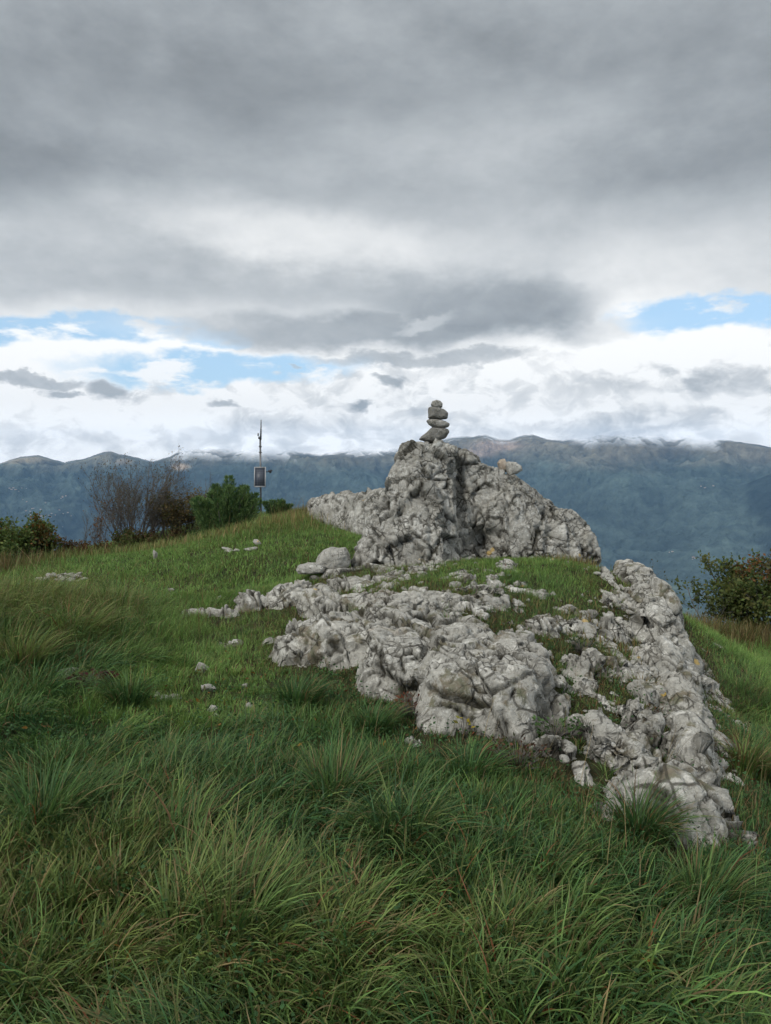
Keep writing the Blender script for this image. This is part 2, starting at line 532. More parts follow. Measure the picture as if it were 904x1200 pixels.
SC.view_settings.view_transform = 'Standard'; SC.view_settings.look = 'None'
SC.view_settings.gamma = 1; SC.view_settings.exposure = 0.45; SC.view_settings.use_curve_mapping = False
SC.render.engine = 'CYCLES'
cy = SC.cycles
cy.max_bounces = 5; cy.diffuse_bounces = 3; cy.glossy_bounces = 2; cy.transmission_bounces = 3; cy.volume_bounces = 0; cy.transparent_max_bounces = 32
cy.use_denoising = True; cy.adaptive_threshold = .02
cy.caustics_reflective = False; cy.caustics_refractive = False
# ------------------------------------------------------------------ mountains across the valley, on a polar grid
RC = 9000.0
crest_px = [(-700, 560), (-300, 552), (-100, 545), (0, 543), (25, 535), (45, 533), (62, 538), (76, 542), (100, 537), (118, 531), (130, 529), (146, 533), (160, 536), (178, 541), (200, 534), (215, 524), (260, 520), (330, 520), (400, 521), (450, 521), (500, 518), (530, 512),
            (552, 512), (570, 509), (583, 514), (597, 515), (610, 511), (625, 509), (640, 514), (660, 516), (700, 506), (760, 507), (820, 510), (862, 517), (904, 524), (1000, 530), (1200, 540), (1600, 560)]
cloud_px = [(-700, 500), (150, 500), (178, 528), (205, 533), (230, 530), (300, 531), (380, 533), (430, 531), (480, 528), (505, 520), (530, 512), (560, 505), (590, 514), (612, 507), (630, 506), (652, 513), (670, 517), (720, 514), (790, 517), (840, 519), (868, 510), (904, 480), (1600, 480)]
caz = np.array([azel(a, b)[0] for a, b in crest_px]); cel = np.array([azel(a, b)[1] for a, b in crest_px])
kaz = np.array([azel(a, b)[0] for a, b in cloud_px]); kel = np.array([azel(a, b)[1] for a, b in cloud_px])
az = np.concatenate([np.linspace(-88, -32, 110, endpoint=False), np.linspace(-32, 32, 900, endpoint=False), np.linspace(32, 88, 110)]) * math.pi / 180
rr = np.concatenate([np.geomspace(170, 3200, 90, endpoint=False), np.linspace(3200, 9600, 660, endpoint=False), np.linspace(9600, 9680, 3)])
A, R_ = np.meshgrid(az, rr)
Xm, Ym = R_ * np.sin(A), R_ * np.cos(A)
Zc = CAMZ + RC * np.tan(np.interp(A, caz, cel))
zf = -800.0
t1 = np.clip((R_ - 4000) / (RC - 4000), 0, 1)
rise = (0.45 * t1 + 0.55 * sstep(0, 1, t1))
Z = zf + (Zc - zf) * rise
P3 = np.stack([Xm.ravel() / 1900, Ym.ravel() / 1900, np.full(Xm.size, .3)], 1)
wv = fbm(P3 * .8, 3, 5).reshape(Xm.shape)
P3[:, 0] += wv.ravel() * .6
rid = fbm(P3, 7, 11, .52, True).reshape(Xm.shape)
rid2 = fbm(np.stack([Xm.ravel() / 520, Ym.ravel() / 520, np.full(Xm.size, 1.3)], 1), 4, 31, .55, True).reshape(Xm.shape)
amp = 480 * np.sin(np.pi * np.clip(t1, 0, 1)) ** .8 + 25
Z = Z + (rid - .15) * amp + rid2 * (14 + 190 * np.sin(np.pi * t1))
# named spurs in front of the main range: (px, py) crest lines at a given distance
def spur(Z, pts, r0, width):
    a = np.array([azel(p, q)[0] for p, q in pts]); e = np.array([azel(p, q)[1] for p, q in pts])
    zc = CAMZ + r0 * np.tan(np.interp(A, a, e, left=-.3, right=-.3))
    prof = zc - np.abs(R_ - r0) * .55 + (rid * 60 + rid2 * 22) * np.clip(np.abs(R_ - r0) / 400, .12, 1)
    return np.maximum(Z, prof)
Zb = Z.copy()
Z = spur(Z, [(165, 600), (190, 562), (215, 549), (243, 543), (268, 549), (300, 566), (330, 580), (370, 610)], 7000, 900)
Z = spur(Z, [(330, 615), (375, 585), (410, 563), (440, 549), (480, 543), (540, 560), (600, 600)], 6200, 900)
Z = spur(Z, [(540, 560), (600, 540), (640, 556), (690, 578), (740, 596), (800, 625)], 6600, 900)
Z = spur(Z, [(700, 660), (770, 618), (840, 582), (904, 556), (1000, 545), (1100, 560)], 5600, 900)
broad = sstep(0, 60, Z - Zb)
# the hill we stand on falls away to the valley floor
near = -55 - (R_ - 170) * .62 + rid2 * 12
Z = np.where(R_ < 1500, np.maximum(near, zf), Z)
Z = np.where(R_ > RC, Z - (R_ - RC) * .35, Z)
# at the crest itself the noise dies away so the skyline stays put
kc = sstep(RC - 900, RC, R_)
sky_n = fbm(np.stack([A.ravel() * 60, R_.ravel() / 2500, 0 * A.ravel()], 1), 5, 63, .6).reshape(A.shape)
Z = Z * (1 - kc) + (Zc + sky_n * 26 - (RC - np.minimum(R_, RC)) * .22) * kc - np.where(R_ > RC, (R_ - RC) * .35, 0) * kc
lim = CAMZ + R_ * np.tan(np.interp(A, caz, cel)) - 12
over = (R_ < RC - 30) & (R_ > 3000) & (Z > lim - 60)
Z = np.where(over, lim - 60 + 60 * np.tanh((Z - lim + 60) / 60), Z)
# how much of the slope is wrapped in the cloud base
kz = CAMZ + R_ * np.tan(np.interp(A, kaz, kel))
cn = fbm(np.stack([A.ravel() * 26, np.arctan2(Z, R_).ravel() * 70, 0 * A.ravel()], 1), 5, 77, .6).reshape(Xm.shape)
cover = sstep(-75, 30, (Z - kz) + cn * 60)
ic = int(np.searchsorted(rr, RC)); hid = cover[ic - 6:ic + 1].max(0)
cover = np.where(R_ > RC - 20, np.maximum(cover, (hid > .01)[None, :] * 1.0), cover)
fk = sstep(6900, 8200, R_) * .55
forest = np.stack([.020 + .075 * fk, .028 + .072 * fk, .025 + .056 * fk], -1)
pn = fbm(np.stack([Xm.ravel() / 700, Ym.ravel() / 700, Z.ravel() / 300], 1), 5, 55, .6).reshape(Xm.shape)
grassm = sstep(-60, 190, Z + pn * 190)[..., None]
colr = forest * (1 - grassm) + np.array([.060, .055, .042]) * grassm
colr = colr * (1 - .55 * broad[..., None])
fld = (sstep(.18, .34, pn) * (Z < -250) * .5)[..., None]
colr = colr * (1 - fld) + np.array([.07, .085, .045]) * fld
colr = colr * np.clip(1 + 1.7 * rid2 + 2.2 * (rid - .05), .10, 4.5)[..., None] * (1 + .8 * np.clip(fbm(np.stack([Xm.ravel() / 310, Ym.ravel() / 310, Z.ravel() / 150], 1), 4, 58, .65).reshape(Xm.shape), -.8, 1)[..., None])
for px, py, ra, rz_, cc in ((582, 522, 26, 6, (.42, .33, .27)), (560, 531, 20, 5, (.42, .33, .27)), (211, 547, 10, 4, (.50, .40, .30)), (22, 539, 26, 3.5, (.34, .30, .22)), (145, 541, 9, 3, (.3, .26, .2))):  # sun patches from cloud gaps, painted into the slope colour as beige
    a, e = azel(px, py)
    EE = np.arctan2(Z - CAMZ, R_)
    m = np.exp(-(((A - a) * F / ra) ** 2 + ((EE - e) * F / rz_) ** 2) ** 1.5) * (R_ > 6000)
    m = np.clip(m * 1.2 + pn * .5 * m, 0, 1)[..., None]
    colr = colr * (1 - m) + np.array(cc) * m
colr = np.clip(colr, .004, .6)

def hill_mat():
    m = bpy.data.materials.new('mountain_slopes'); m.use_nodes = True
    nt = m.node_tree; b = nt.nodes['Principled BSDF']; g = G(nt)
    v = g.coord('Object')
    tx = g.noise(v, .012, 5, .7)
    g.put(b.inputs['Base Color'], g.mix(1.0, g.attr('tone'), g.ramp(tx, [(.3, .55), (.7, 1.5)]), 'MULTIPLY'))
    b.inputs['Roughness'].default_value = 1; b.inputs['Specular IOR Level'].default_value = 0
    g.put(b.inputs['Normal'], g.bump(g.noise(v, .02, 4, .65), 1.0, 45))
    g.put(b.inputs['Alpha'], 1 - g.attr('cover', 'Fac'))
    return m
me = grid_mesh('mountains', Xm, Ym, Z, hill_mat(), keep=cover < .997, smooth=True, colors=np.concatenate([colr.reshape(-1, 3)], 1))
_kq = (cover < .997); _ix = np.arange(cover.size).reshape(cover.shape)
_q = np.stack([_ix[:-1, :-1], _ix[:-1, 1:], _ix[1:, 1:], _ix[1:, :-1]], -1).reshape(-1, 4); _q = _q[_kq.ravel()[_q].any(1)]
_used = np.zeros(cover.size, bool); _used[_q.ravel()] = True
at = me.attributes.new('cover', 'FLOAT', 'POINT'); at.data.foreach_set('value', cover.ravel()[_used].astype(np.float32))
hills = link('mountains', me); tag(hills, 'hazy blue forested mountains across the valley, summits wrapped in cloud', 'mountains', kind='structure')

# valley houses: pale specks of the villages
def hill_z(a, r):
    i = np.clip(np.searchsorted(rr, r), 1, len(rr) - 1); j = np.clip(np.searchsorted(az, a), 1, len(az) - 1)
    return Z[i, j]
def hit_hill(px, py):
    d = ray(px, py); a = math.atan2(d[0], d[1]); sl = d[2] / math.hypot(d[0], d[1])
    j = int(np.clip(np.searchsorted(az, a), 1, len(az) - 1))
    zz = CAMZ + rr * sl
    hit = np.where((Z[:, j] >= zz) & (rr > 3500))[0]
    if not len(hit): return None
    r = rr[hit[0]]
    return r * math.sin(a), r * math.cos(a), Z[hit[0], j]
rng = random.Random(4)
proto = empty('valley_house', (0, 0, 0))
mb = MB(); mb.box((0, 0, 4), (16, 12, 8)); mb.build('wall', M_WALL, proto)
mb = MB(); mb.add([(-8.6, -6.6, 8), (8.6, -6.6, 8), (8.6, 6.6, 8), (-8.6, 6.6, 8), (-8.6, 0, 11.5), (8.6, 0, 11.5)], [[0, 1, 5, 4], [2, 3, 4, 5], [3, 2, 1, 0]], [[0, 4, 3], [1, 2, 5]]); mb.build('roof', M_ROOF, proto)
vil = []
for cx, cy_, sx, sy, n in ((18, 575, 14, 1.2, 12), (47, 606, 16, 3, 16), (76, 583, 7, 1.5, 5), (30, 596, 20, 5, 8), (828, 572, 8, 1.3, 5), (788, 648, 3, .8, 3), (812, 655, 4, 2, 3), (73, 602, 20, 6, 6)):
    for k in range(n): vil.append((cx, cx + rng.gauss(0, sx * .6), cy_ + rng.gauss(0, sy * .8)))
first = True
for cx, px, py in vil:
    h = hit_hill(px, py)
    if h is None: continue
    if first: o = proto; first = False
    else:
        o = proto.copy(); COL.objects.link(o)
        for ch in list(proto.children):
            c = ch.copy(); COL.objects.link(c); c.parent = o
    o.location = (h[0], h[1], h[2] - 1.0)
    s = rng.uniform(.35, .7); o.scale = (s, s, s); o.rotation_euler = (0, 0, rng.uniform(0, 3))
    if cx < 200: tag(o, 'tiny pale house in the villages far down the valley left of the leafless shrub', 'house', 'pale houses of the left valley villages')
    elif py < 600: tag(o, 'tiny pale house high on the hazy mountain slope above the right hand bush', 'house', 'pale houses on the right mountain slope')
    else: tag(o, 'tiny pale house deep in the dark valley beside the right hand bush', 'house', 'pale houses low in the right valley')

# haze over the valley
hb = MB(); hb.box((0, 0, 0), (19500, 19500, 1)); hz = hb.build('haze', None)
top, bot = float(Z.max()) + 60, -1600.0
vs = get_co(hz.data); vs[:, 2] = np.where(vs[:, 2] > 0, top, bot); set_co(hz.data, vs)
hm = bpy.data.materials.new('haze_air'); hm.use_nodes = True; nt = hm.node_tree; nt.nodes.clear(); g = G(nt)
pv = g.node('ShaderNodeVolumePrincipled'); pv.inputs['Density'].default_value = 6.2e-5; pv.inputs['Color'].default_value = (.32, .60, 1.0, 1); pv.inputs['Anisotropy'].default_value = .0
mo = g.node('ShaderNodeOutputMaterial'); nt.links.new(pv.outputs[0], mo.inputs[1])
hz.data.materials.append(hm); tag(hz, 'thin bluish haze filling the air over the valley', 'haze', kind='stuff')
print('hills top', Z.max(), 'min', Z.min())
# ------------------------------------------------------------------ ground height
CP = [(0, 0, 0), (-3, 0, .12), (3, 0, -.2), (0, 2.5, 0), (-2, 3, .06), (1.5, 3, -.08), (3, 3.5, -.38), (-3, 4.5, .12), (-1, 5, 0), (0, 4.6, -.01), (.9, 4.1, -.06), (2.3, 4, -.28),
      (2.6, 5.0, -.40), (2.95, 6.2, -.50), (4.2, 6, -.70), (6.3, 13, -1.15), (4.6, 9, -.80), (4.0, 11.5, -.85), (6, 9, -1.1), (9, 12, -1.6), (9, 6, -1.5),
      (-3.4, 7, .22), (-2.2, 8, .07), (-1.6, 6.5, .02), (-1.5, 10, .1), (-4, 12, .06), (-6, 14, -.08), (-10, 10, -.05), (-6, 8, .15), (-6, 11, -.05), (-9, 6.5, .1), (-3.5, 16, .05), (-3.4, 17.5, .10), (-5, 17, -.05), (-2.7, 17, .24), (-7, 15, -.40), (-5.5, 16, -.24), (-9, 14, -.45), (-2.2, 18, .54), (-1.5, 15, .58), (-.5, 12.5, .48),
      (-.6, 9.3, .36), (0, 7.2, .34), (1, 7, .36), (0, 9.5, .40), (1.5, 9.5, .45), (2.5, 9, .42), (2.2, 7.5, .22), (1.4, 6.1, .20), (2.0, 6, .02), (1.8, 5, -.06), (1.5, 4.2, -.10), (1.3, 5, .02), (.9, 6.2, .26), (.2, 6.3, .26), (-.5, 6.9, .18),
      (-.9, 7.6, .16), (-1.1, 8.4, .2), (1.5, 12, .1), (1, 14, -.3), (3.2, 11.5, -.35), (0, 17, .3), (3, 16, -1.3), (-12, 4, .2), (-8, 0, .3), (8, 0, -1.1), (-1.2, 5.8, .0), (0.1, 5.3, .0)]
_cp = np.array(CP, float)


def _tps(r2):
    return np.where(r2 > 1e-12, .5 * r2 * np.log(r2 + 1e-12), 0)
_n = len(_cp)
_K = _tps(((_cp[:, None, :2] - _cp[None, :, :2]) ** 2).sum(-1)) + np.eye(_n) * .01
_Pm = np.hstack([np.ones((_n, 1)), _cp[:, :2]])
_sol = np.linalg.solve(np.block([[_K, _Pm], [_Pm.T, np.zeros((3, 3))]]), np.concatenate([_cp[:, 2], np.zeros(3)]))
CREST_X = [-60, -20, -9, -6, -4.2, -3, -2, -.5, 1, 2.5, 4, 6.5, 9, 14, 60]
CREST_Y = [14, 16, 17.3, 18.3, 20.5, 20.5, 19.5, 18.5, 14, 12.6, 12.6, 13.6, 13, 12, 10]


def T(x, y):
    x = np.asarray(x, float); y = np.asarray(y, float); sh = x.shape
    xf, yf = x.ravel(), y.ravel()
    xc, yc = np.clip(xf, -12, 10), np.clip(yf, -1, 20)
    out = np.empty(xf.size)
    for s in range(0, xf.size, 60000):
        e = s + 60000
        r2 = (xc[s:e, None] - _cp[None, :, 0]) ** 2 + (yc[s:e, None] - _cp[None, :, 1]) ** 2
        out[s:e] = _tps(r2) @ _sol[:_n] + _sol[_n] + _sol[_n + 1] * xc[s:e] + _sol[_n + 2] * yc[s:e]
    near = np.exp(-((np.hypot(xf, yf)) / 30) ** 2)
    lev = sstep(5.5, 8, yf) * sstep(-.7, 0, xf) * sstep(3, 2.4, xf) * sstep(11, 10, yf)
    out += (n2(xf, yf, 1.3, 3, 2) * .055 + n2(xf, yf, .42, 8, 2) * .032) * near * (1 - .6 * lev)
    d = np.maximum(0, yf - np.interp(xf, CREST_X, CREST_Y))
    out -= .55 * np.sqrt(d * d + .8) - .55 * math.sqrt(.8)
    d = np.maximum(0, np.abs(xf) - 14); out -= .35 * d
    d = np.maximum(0, -4 - yf); out -= .12 * d
    return out.reshape(sh)


def spaced(a, b, step, far, n):
    core = np.arange(a, b, step)
    out = np.geomspace(1, far / 1.0, n)
    k = np.concatenate([[0], np.cumsum(np.geomspace(step * 1.5, far * .14, n))])
    return np.concatenate([(a - k[1:])[::-1], core, b + k])
gx = spaced(-12, 11, .07, 230, 26); gy = spaced(-2, 24, .07, 230, 26)
GX, GY = np.meshgrid(gx, gy)
ground = link('ground', grid_mesh('ground', GX, GY, T(GX, GY), M_GROUND)); tag(ground, 'grassy hilltop ground falling away past its crest', 'ground', kind='structure')
print('ground extent', gx[0], gx[-1], gy[0], gy[-1])
# ------------------------------------------------------------------ limestone ledge (height surface, then displaced along its normals)
# dome: cx, cy, half length, half width, turn (deg), top z, drop below top, edge power
DOMES = [
    (.02, 5.45, .17, .22, 10, .17, .26, 2.4), (.24, 5.25, .14, .20, -10, .13, .24, 2.4), (-.62, 6.0, .17, .15, 10, .13, .2, 2.4),
    # front cliff
    (-.55, 6.45, .36, .44, 10, .31, .42, 2.6), (-.18, 6.35, .48, .60, 0, .385, .48, 2.8), (.16, 6.05, .36, .90, 6, .405, .50, 3.0), (.56, 5.62, .31, 1.06, 8, .400, .54, 2.8), (.90, 5.34, .32, .92, 14, .350, .50, 2.4), (.72, 4.95, .26, .40, 20, .22, .34, 2.4),
    (.47, 5.25, .10, .34, 8, .22, .34, 3),
    # small stones at its right foot
    (.80, 4.52, .12, .12, 20, .06, .2, 2.4), (1.03, 4.42, .09, .15, -20, .03, .18, 2.4), (1.04, 4.10, .15, .26, 10, .03, .24, 2.4), (1.22, 3.74, .13, .24, 15, .02, .24, 2.4), (.86, 4.2, .10, .12, 60, .02, .2, 2.4), (1.22, 4.62, .10, .16, 0, .06, .16, 2.4),
    # spur running left
    (-1.80, 7.85, .34, .10, 12, .19, .22, 2.4), (-1.35, 8.02, .28, .15, 8, .27, .3, 2.4), (-.95, 8.15, .40, .32, -15, .425, .42, 2.5), (-.66, 7.7, .28, .42, 0, .40, .38, 2.6),
    (1.12, 5.25, .16, .50, 12, .15, .22, 2.6), (1.18, 5.85, .16, .26, 0, .26, .2, 2.6), (1.0, 4.75, .13, .2, 10, .05, .2, 2.6),
    # layered shelves behind the cliff
    (-.1, 7.3, .62, .16, 3, .405, .12, 3), (.55, 7.0, .70, .22, -4, .425, .14, 3), (1.0, 7.7, .55, .16, 5, .43, .12, 3), (.1, 8.3, .75, .20, -3, .42, .12, 3), (.2, 9.0, .9, .22, 2, .43, .10, 3),
    # right slope ribs
    (1.38, 3.60, .23, .27, -35, .14, .42, 2.8), (1.49, 3.84, .13, .22, -20, .09, .3, 2.6), (1.24, 3.98, .13, .42, 18, .05, .26, 2.6), (1.10, 4.02, .09, .12, 0, -.01, .16, 2.4),
    (1.32, 4.65, .14, .40, 16, .09, .24, 2.6), (1.62, 4.95, .17, .72, 22, .12, .26, 2.8), (1.76, 4.35, .15, .48, 14, .05, .3, 2.8), (1.45, 5.6, .20, .34, 24, .24, .22, 2.6), (1.78, 5.7, .22, .34, 10, .17, .26, 2.6),
    (1.69, 4.05, .13, .30, 8, -.04, .4, 2.6), (1.90, 4.75, .19, .50, 10, .00, .5, 2.6), (2.10, 5.5, .25, .56, 8, .07, .6, 2.6), (2.32, 6.4, .30, .60, 10, .17, .7, 2.6), (2.55, 7.2, .33, .60, 6, .29, .8, 2.6), (2.78, 8.1, .34, .70, 4, .40, .9, 2.6), (2.92, 9.1, .30, .60, 0, .50, .8, 2.6),
    (1.55, 6.7, .26, .24, 20, .34, .18, 2.6), (2.0, 6.9, .24, .30, 20, .31, .2, 2.6), (2.1, 7.7, .3, .2, 20, .39, .16, 2.6), (1.25, 6.35, .22, .22, 0, .34, .2, 2.6), (2.35, 8.6, .22, .2, 0, .47, .14, 2.6),
]


def y_front(cx, cy_):
    return -.8 < cx < 1.0 and 5.0 < cy_ < 6.6


def ledge_base(x, y):
    x = np.asarray(x, float); y = np.asarray(y, float)
    wx_ = n2(x, y, .5, 61, 3) * .09; wy_ = n2(x, y, .5, 71, 3) * .10
    best = np.full(x.shape, -9.0)
    for cx, cy_, a, b, tn, top, drop, p in DOMES:
        c, s = math.cos(rad(-tn)), math.sin(rad(-tn))
        dx, dy = x + wx_ - cx, y + wy_ - cy_
        u = (dx * c + dy * s) / a; v = (-dx * s + dy * c) / b
        d = (np.abs(u) ** p + np.abs(v) ** p) ** (1 / p)
        h = top - drop * (1 - np.clip(1 - d, 0, 1) ** .42 * 1.0) - np.maximum(d - 1, 0) * 3.0
        h = np.where(d < 1, top - drop * (1 - (1 - np.clip(d, 0, 1) ** (5.5 if drop >= .42 and y_front(cx, cy_) else 2.6)) ** .5), h)
        best = np.where(h > best, h + 0 * best, best)
    # turf-filled furrows between the strata on the right hand slope
    k = sstep(1.10, 1.30, x) * sstep(.16, .0, x - (3.9 - .37 * y) * 0 - np.interp(y, [3.5, 4.4, 5.2, 6.2, 7.5, 9.5], [1.45, 1.62, 1.85, 2.15, 2.45, 2.75])) * sstep(3.85, 4.1, y)
    ux = (x * .92 + y * .39); uy = (-x * .39 + y * .92)
    nb = fbm(np.stack([ux.ravel() / .15, uy.ravel() / .55, np.full(x.size, 8.)], 1), 4, 97, .55).reshape(x.shape)
    best = best - k * np.clip(nb + .15, 0, 1) * .95
    return best


def blobw(x, y, cx, cy_, a, b, tn=0):
    c, s = math.cos(rad(tn)), math.sin(rad(tn)); dx, dy = x - cx, y - cy_
    return np.exp(-(((dx * c + dy * s) / a) ** 2 + ((-dx * s + dy * c) / b) ** 2))


def rockiness(x, y):
    m = np.zeros(np.shape(x))
    for cx, cy_, a, b, tn, w in ((.2, 7.0, 1.2, .9, 0, .62), (-.1, 8.5, 1.0, .8, 0, .46), (1.15, 5.3, .3, .8, 0, .55), (.8, 8.3, .8, .5, 0, .28), (.35, 9.3, 1.0, .35, 0, .50), (1.5, 6.4, .5, .5, 0, .48), (1.45, 5.2, .45, .9, -15, .48), (1.4, 4.2, .35, .5, 0, .6),
                                (2.0, 5.2, .32, 1.3, -12, .62), (2.6, 7.5, .45, 1.7, -6, .66), (1.9, 7.2, .6, .5, 0, .40), (1.0, 4.3, .3, .3, 0, .5), (2.6, 9.4, .4, .4, 0, .5)):
        m = np.maximum(m, w * blobw(x, y, cx, cy_, a, b, tn))
    return m


def mosaic(x, y, t):
    """rock breaking through the turf: strata stretched along the outcrop"""
    # strata run left-right on the plateau and turn downhill on the right slope
    k = sstep(6.6, 5.6, y) * sstep(1.0, 1.4, x)
    k = np.maximum(k, sstep(2.0, 2.4, x))
    na = fbm(np.stack([x.ravel() / .42, y.ravel() / .20, np.full(x.size, 2.)], 1), 5, 91, .6).reshape(x.shape)
    ux = (x * .92 + y * .39); uy = (-x * .39 + y * .92)
    nb = fbm(np.stack([ux.ravel() / .16, uy.ravel() / .40, np.full(x.size, 5.)], 1), 5, 93, .6).reshape(x.shape)
    n = na * (1 - k) + nb * k
    m = rockiness(x, y)
    hgt = n - (.50 - m * 1.0)
    return t + np.clip(hgt * .22, -.3, .065) + np.clip(hgt, 0, 1) * .03


def ledge_height(x, y, t=None):
    if t is None: t = T(x, y)
    return np.maximum(ledge_base(x, y), mosaic(x, y, t))


def facets(p, seed):
    """cracked cells with tilted faces: tilt offset, step, distance to the next cell"""
    i = np.floor(p).astype(np.int64); n = len(p)
    f1 = np.full(n, 9.0); f2 = np.full(n, 9.0); c = np.zeros(n); tl = np.zeros(n)
    for dx in (-1, 0, 1):
        for dy in (-1, 0, 1):
            for dz in (-1, 0, 1):
                cx, cy, cz = i[:, 0] + dx, i[:, 1] + dy, i[:, 2] + dz
                h = _hash(cx, cy, cz, seed); h2 = _hash(cx, cy, cz, seed + 7)
                vx = p[:, 0] - cx - (h & 1023) / 1023.; vy = p[:, 1] - cy - ((h >> 10) & 1023) / 1023.; vz = p[:, 2] - cz - ((h >> 20) & 1023) / 1023.
                d = vx * vx + vy * vy + vz * vz
                g = vx * ((h2 & 255) / 127.5 - 1) + vy * (((h2 >> 8) & 255) / 127.5 - 1) + vz * (((h2 >> 16) & 255) / 127.5 - 1)
                nearer = d < f1
                f2 = np.where(nearer, f1, np.minimum(f2, d)); c = np.where(nearer, ((h2 >> 24) & 255) / 255., c); tl = np.where(nearer, g, tl); f1 = np.where(nearer, d, f1)
    return tl, c - .5, np.sqrt(f2) - np.sqrt(f1)


def rock_displace(V, N, amp=1.0, sc=1.0, joint=(1, 1, 1), seed=0, fine=1.0, mid=1.0):
    """angular limestone relief: tilted broken faces, open joints, pits"""
    rx_ = Euler((rad(14), rad(-17), rad(22))).to_matrix()
    Pq = (V @ np.array(rx_)) * np.array(joint)
    wq = np.stack([fbm(Pq * 4.1 / sc + 7, 3, seed + 50), fbm(Pq * 4.1 / sc + 31, 3, seed + 51), fbm(Pq * 4.1 / sc + 57, 3, seed + 52)], 1)
    Pq = Pq + wq * .030 * sc
    t1, c1, e1 = facets(Pq / (.46 * sc), seed)
    t2, c2, e2 = facets(Pq / (.19 * sc) + 9, seed + 9)
    t3, c3, e3 = facets(Pq / (.075 * sc) + 5, seed + 19)
    gate = sstep(-.12, .22, fbm(V * 1.9 / sc, 3, seed + 70)); gate2 = sstep(-.05, .20, fbm(V * 3.7 / sc + 40, 3, seed + 71)); gate3 = sstep(.0, .25, fbm(V * 5 / sc + 20, 3, seed + 72))
    d = t1 * .085 + c1 * .060 + (t2 * .055 + c2 * .034) * mid + (t3 * .022 + c3 * .010) * fine
    d -= np.exp(-(e1 / .022) ** 2) * .060 * gate
    d -= np.exp(-(e2 / .065) ** 2) * .042 * gate2
    d -= np.exp(-(e3 / .08) ** 2) * .010 * fine * gate3
    # long open joints
    jl = np.zeros(len(V))
    for kf, (nv, sp, dep, stp) in enumerate((((.93, .25, .22), .34, .075, .034), ((-.50, .35, .78), .27, .055, .030), ((.62, .30, .72), .45, .060, .030), ((.12, -.30, .95), .19, .030, .026))):
        nv = np.array(nv) / np.linalg.norm(nv)
        u = (V @ nv) / (sp * sc) + (wq @ np.array([.06, .05, .04])) + fbm(V * .9 + kf * 9, 2, seed + kf) * .35
        i0 = np.floor(u); best = np.full(len(u), 9.0); slab = np.zeros(len(u))
        z0 = np.zeros(len(u))
        jit = _h01(i0, z0, z0, seed + 300 + kf) * .7 + .15          # one joint in every slab
        dist = np.abs(u - i0 - jit) * sp * sc
        sid = i0 + (u - i0 > jit)
        gk = sstep(.42, .60, _h01(sid, z0 + 3, z0, seed + 310 + kf) * 0 + .5 + .9 * fbm(V * 1.5 / sc + kf * 13 + i0[:, None] * .7 * 0, 2, seed + 320 + kf))
        d += (_h01(sid, z0, z0 + 1, seed + 330 + kf) - .5) * stp * gk
        c_ = np.exp(-(dist / (.0075 * sc)) ** 2) * gk
        d -= c_ * dep * (.35 + .5 * fine); jl = np.maximum(jl, c_ * (.4 + .6 * gate3))
    # small solution pits and a rough skin
    pit = vnoise(V * 21 / sc, seed + 88)
    d -= sstep(.5, .75, pit) * .010 * fine
    d += fbm(V * 2.1 / sc, 2, seed + 80) * .010
    d += fbm(V * 17 / sc, 5, seed + 90, .65, True) * .008 * fine
    d += fbm(V * 55 / sc, 3, seed + 95, .6) * .003 * fine
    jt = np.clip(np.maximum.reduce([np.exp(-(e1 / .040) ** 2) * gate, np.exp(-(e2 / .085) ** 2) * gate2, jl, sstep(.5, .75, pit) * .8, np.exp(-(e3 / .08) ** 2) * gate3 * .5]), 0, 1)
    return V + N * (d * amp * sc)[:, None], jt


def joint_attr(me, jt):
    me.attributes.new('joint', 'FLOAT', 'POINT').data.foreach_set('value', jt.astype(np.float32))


LS = .0105
lx = np.arange(-2.45, 3.5, LS); ly = np.arange(3.1, 10.2, LS)
LX, LY = np.meshgrid(lx, ly)
TL = T(lx[None, ::4] + 0 * ly[::4, None], ly[::4, None] + 0 * lx[None, ::4])
# bilinear refinement of the ground height (it is smooth at this scale)
def _up(a, ny, nx, f):
    yi = np.clip(np.arange(ny) / f, 0, a.shape[0] - 1.001); xi = np.clip(np.arange(nx) / f, 0, a.shape[1] - 1.001)
    y0 = yi.astype(int); x0 = xi.astype(int); fy = (yi - y0)[:, None]; fx = (xi - x0)[None, :]
    return (a[y0][:, x0] * (1 - fx) + a[y0][:, x0 + 1] * fx) * (1 - fy) + (a[y0 + 1][:, x0] * (1 - fx) + a[y0 + 1][:, x0 + 1] * fx) * fy
TLf = _up(TL, len(ly), len(lx), 4)
RZ = ledge_height(LX, LY, TLf)
keep = RZ > TLf - .09
Zl = np.maximum(RZ, TLf - .16)
me = grid_mesh('rock_ledge', LX, LY, Zl, M_ROCK, keep=keep)
V = get_co(me); N = get_no(me)
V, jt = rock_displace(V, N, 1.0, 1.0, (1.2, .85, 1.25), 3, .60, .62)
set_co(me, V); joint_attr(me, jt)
ledge = link('rock_ledge', me)
tag(ledge, 'broad low grey limestone ledge in the foreground, cracked and half grown over with turf', 'rock')
print('ledge verts', len(V))


def ledge_sample(x, y):
    """height of the undisplaced ledge and ground from the cached grids (nearest)"""
    i = np.clip(((y - ly[0]) / LS).astype(int), 0, len(ly) - 1); j = np.clip(((x - lx[0]) / LS).astype(int), 0, len(lx) - 1)
    inside = (x > lx[0]) & (x < lx[-1]) & (y > ly[0]) & (y < ly[-1])
    return np.where(inside, RZ[i, j], -9.0)


